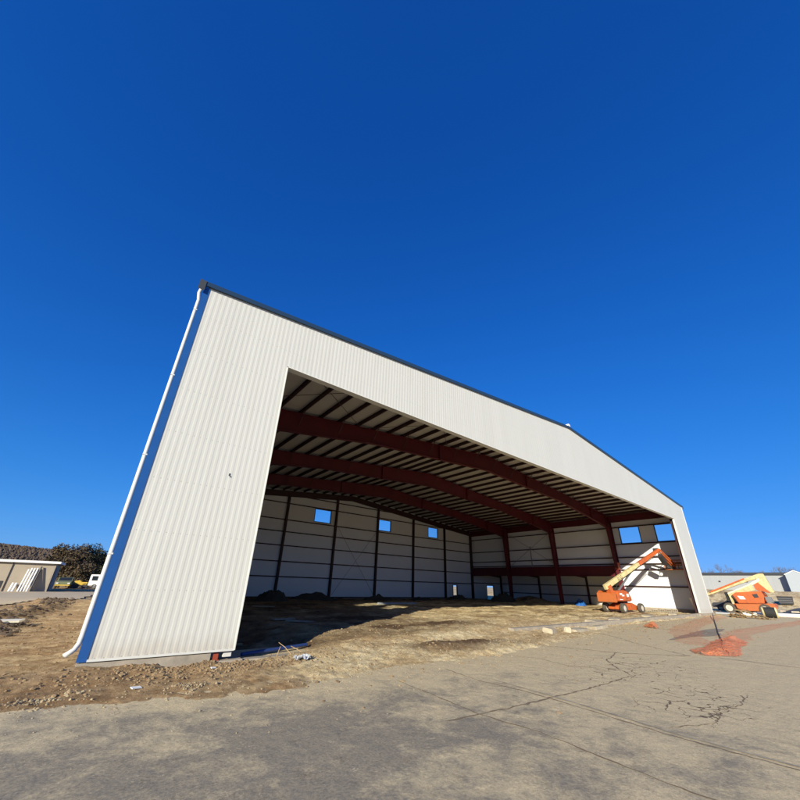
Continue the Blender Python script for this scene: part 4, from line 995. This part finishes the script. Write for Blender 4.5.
for x, y, a, b_, c, rz, lab in SL: lump('concrete_slab', x, y, a, b_, c, rz, M['rubble'], lab, 'slab', 'broken concrete slabs along the dirt edge', tilt=random.uniform(-.12, .12))
def block(x, y, rz, group):
    b = MB()
    b.box(-.3, .3, -.15, -.1, 0, .3); b.box(-.3, .3, .1, .15, 0, .3)
    for q in (-.3, -.03, .25): b.box(q, q + .05, -.1, .1, 0, .3)
    o = b.build('concrete_block', M['conc'], None); o.location = (x, y, topz(x, y) + .11); o.rotation_euler = (R(90), 0, rz)
    return tag(o, 'hollow concrete block in the row right of the raised lift', 'concrete block', group)
for k in range(5): block(49.6 + k * .75, 4.5 - k * .42, R(-30), 'row of hollow concrete blocks at the lift')
b = MB(); b.beam((0, 0, 0), (-.5, 0, 1.75), .55, .07, up=(1, 0, .2)); o = b.build('board', M['white']); o.location = (54.75, .95, topz(54.75, .95) - .1); o.rotation_euler = (0, 0, R(-35)); tag(o, 'white board leaning inside the far pier', 'board')
lump('stone', 55.1, .75, .6, .5, .4, .3, M['stone_l'], 'pale rock at the foot of the leaning white board', 'stone')
lump('stone', 53.2, .3, .5, .4, .25, .3, M['stone_l'], 'small pale rock left of the leaning white board', 'stone')
# blue tarp heap and things near it (in the annex mouth)
def heap(name, x, y, rx, ry, hh, m, label, cat, seed=0, kind=None):
    b = MB(); n = 26; vs = []
    for i in range(n + 1):
        for j in range(n + 1):
            u_ = (i / n - .5) * 2; v_ = (j / n - .5) * 2; r_ = math.hypot(u_, v_); k = max(0, 1 - r_ * r_)
            q = float(fbm(np.array([u_ * 3 + seed]), np.array([v_ * 3.]), 4, seed)[0])
            vs.append((u_ * rx, v_ * ry, hh * k * (1 + 1.6 * q) - .12))
    b.add(vs, [(i * (n + 1) + j, (i + 1) * (n + 1) + j, (i + 1) * (n + 1) + j + 1, i * (n + 1) + j + 1) for i in range(n) for j in range(n)])
    o = b.build(name, m, None, smooth=False); o.location = (x, y, topz(x, y)); return tag(o, label, cat, None, kind)
heap('tarp', 58.0, 16.2, 1.3, .9, .8, M['tarp'], 'bundled blue tarp on the ground between two frame columns', 'tarp', 3)
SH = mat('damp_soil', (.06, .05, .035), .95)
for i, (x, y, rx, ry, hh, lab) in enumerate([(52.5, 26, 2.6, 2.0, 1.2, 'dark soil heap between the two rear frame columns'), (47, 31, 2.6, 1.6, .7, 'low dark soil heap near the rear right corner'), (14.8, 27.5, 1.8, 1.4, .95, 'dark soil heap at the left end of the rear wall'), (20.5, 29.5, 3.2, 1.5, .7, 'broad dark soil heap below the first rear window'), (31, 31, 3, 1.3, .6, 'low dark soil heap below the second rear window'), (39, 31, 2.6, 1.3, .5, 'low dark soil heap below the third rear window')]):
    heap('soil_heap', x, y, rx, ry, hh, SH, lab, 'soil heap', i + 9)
b = MB(); b.tube([(-2.6, 0, 0), (2.6, -.4, 0)], .13, 10); o = b.build('pipe', M['grey_wall']); o.location = (27.5, 22.5, topz(27.5, 22.5) + .12); tag(o, 'pale pipe lying in the shade before the rear wall', 'pipe')
for (x, y, l, rz, mm, lab) in [(8.3, 8.2, 1.7, .5, 'conc', 'grey plank lying in the shade nearest the door corner'), (8.9, 7.4, 1.5, -.35, 'conc', 'grey plank crossing under another in the shade'), (10.6, 18.0, 1.9, .2, 'conc', 'pale plank lying deep in the shade on the left'), (4.6, 4.2, .9, -.2, 'wood', 'short raw timber offcut behind the near pier')]:
    b = MB(); b.box(-l / 2, l / 2, -.14, .14, 0, .04); o = b.build('plank', M[mm]); o.location = (x, y, topz(x, y) + .06); o.rotation_euler = (.05, .04, rz); tag(o, lab, 'plank')
b = MB(); b.tube([(-1.25, -.3, 0), (0, 0, .02), (1.25, .34, .03)], .055, 10); o = b.build('pipe', mat('shaded_edge_blue', (.02, .045, .15), .5)); o.location = (5.15, .85, topz(5.15, .85) + .1); tag(o, 'added blue tube standing in for the shaded foundation edge behind the near door jamb', 'pipe')  # added tube; the foundation edge's blue shade is put into its colour
# scraps by the door corner
b = MB(); vs = []
for i in range(10):
    for j in range(10): vs.append((i * .05 - .22 + random.uniform(-.02, .02), j * .035 - .15, random.uniform(.01, .13)))
b.add(vs, [(i * 10 + j, i * 10 + j + 1, i * 10 + j + 11, i * 10 + j + 10) for i in range(9) for j in range(9)])
o = b.build('plastic_sheet', mat('grey_plastic_film', (.42, .44, .46), .35)); o.location = (5.25, -.95, topz(5.25, -.95)); tag(o, 'crumpled grey plastic scrap on the dirt by the door corner', 'plastic scrap')
for i, (x, y, dx, dy, dz, lab) in enumerate([(5.2, -.25, -.35, .3, .32, 'thin stick jutting up left over the shade edge'), (4.75, -.2, .12, .1, .25, 'short bent stick nearest the foundation'), (5.6, -.1, -.3, .2, .16, 'low stick right of the others at the shade edge')]):
    b = MB(); b.tube([(0, 0, 0), (dx * .5, dy * .5, dz * .6), (dx, dy, dz)], [.014, .012, .008], 6); o = b.build('stick', M['wood']); o.location = (x, y, topz(x, y)); tag(o, lab, 'stick')
for (x, y, s, lab) in [(1.0, -2.0, .1, 'small white paper scrap on the dirt below the near pier'), (2.75, -.95, .07, 'white paper scrap under the red column base')]:
    b = MB(); b.box(-s, s, -s * .5, s * .5, 0, .015); o = b.build('paper_scrap', M['white']); o.location = (x, y, topz(x, y) + .02); o.rotation_euler = (.2, .1, .4); tag(o, lab, 'paper scrap')
b = MB(); b.prism([(-.8, -.5), (.7, -.45), (.8, .5), (-.6, .45)], 'z', -.05, .03); o = b.build('plywood_sheet', M['pale']); o.location = (-3.05, 12.0, topz(-3.05, 12) + .05); tag(o, 'pale sheet lying on the dirt at the left edge', 'sheet')
# right: brush pile, white pipes, drum
bp = MB()
for _ in range(90):
    a = random.uniform(-.6, .6) + random.choice([0, 1.2]); x = random.gauss(0, .5); y = random.gauss(0, .85); z = max(0, random.uniform(0, .75) * (1 - abs(y) / 2)); l = random.uniform(.3, .9)
    bp.beam((x, y, z), (x + l * math.sin(a) * .6, y + l * math.cos(a), z + random.uniform(-.15, .3)), .05, .07)
o = bp.build('scrap_pile', M['brush']); o.location = (54.3, -3.45, topz(54.3, -3.45)); tag(o, 'jumbled pile of brown scrap wood right of the pier', 'scrap pile')
def longpipe(x, y, l, r_, rz, m, lab, dz=0):
    b = MB(); b.tube([(-l / 2, 0, r_), (l / 2, 0, r_)], r_, 14); o = b.build('pipe', m); o.location = (x, y, topz(x, y) + dz); o.rotation_euler = (0, 0, rz); tag(o, lab, 'pipe')
longpipe(63.5, -5.4, 3.2, .2, R(-78), M['white'], 'thick white pipe lying right of the black drum')
longpipe(60.5, -.9, 3.2, .12, R(-75), M['grey_wall'], 'thin grey pipe lying behind the scrap pile')
longpipe(59.6, -3.0, 2.6, .22, R(-70), M['trim_white'], 'white pipe lying between the scrap pile and folded lift')
t = thing('culvert_pipe', (59.0, -4.4, topz(59, -4.4)), R(10), 'black drum shaped culvert with cream end rims at the right', 'culvert pipe')
b = MB(); b.tube([(0, -.45, .55), (0, .45, .55)], .52, 22); b.build('barrel', M['black'], t)
for s in (-1, 1):
    b = MB(); b.tube([(0, s * .46, .55), (0, s * .6, .55)], [.56, .50], 22); b.build('rim', M['cream'], t)
for i, (x, y) in enumerate([(80, -3.0), (84, -5.2), (78, -4.4)]): lump('stone', x, y, .9, .7, .4, i, M['stone_l'], ['pale rock heap left on the dark lane', 'pale rock at the right end of the dark lane', 'pale rock in the middle of the dark lane'][i], 'stone')
# puddle-grey wet patch in the left yard
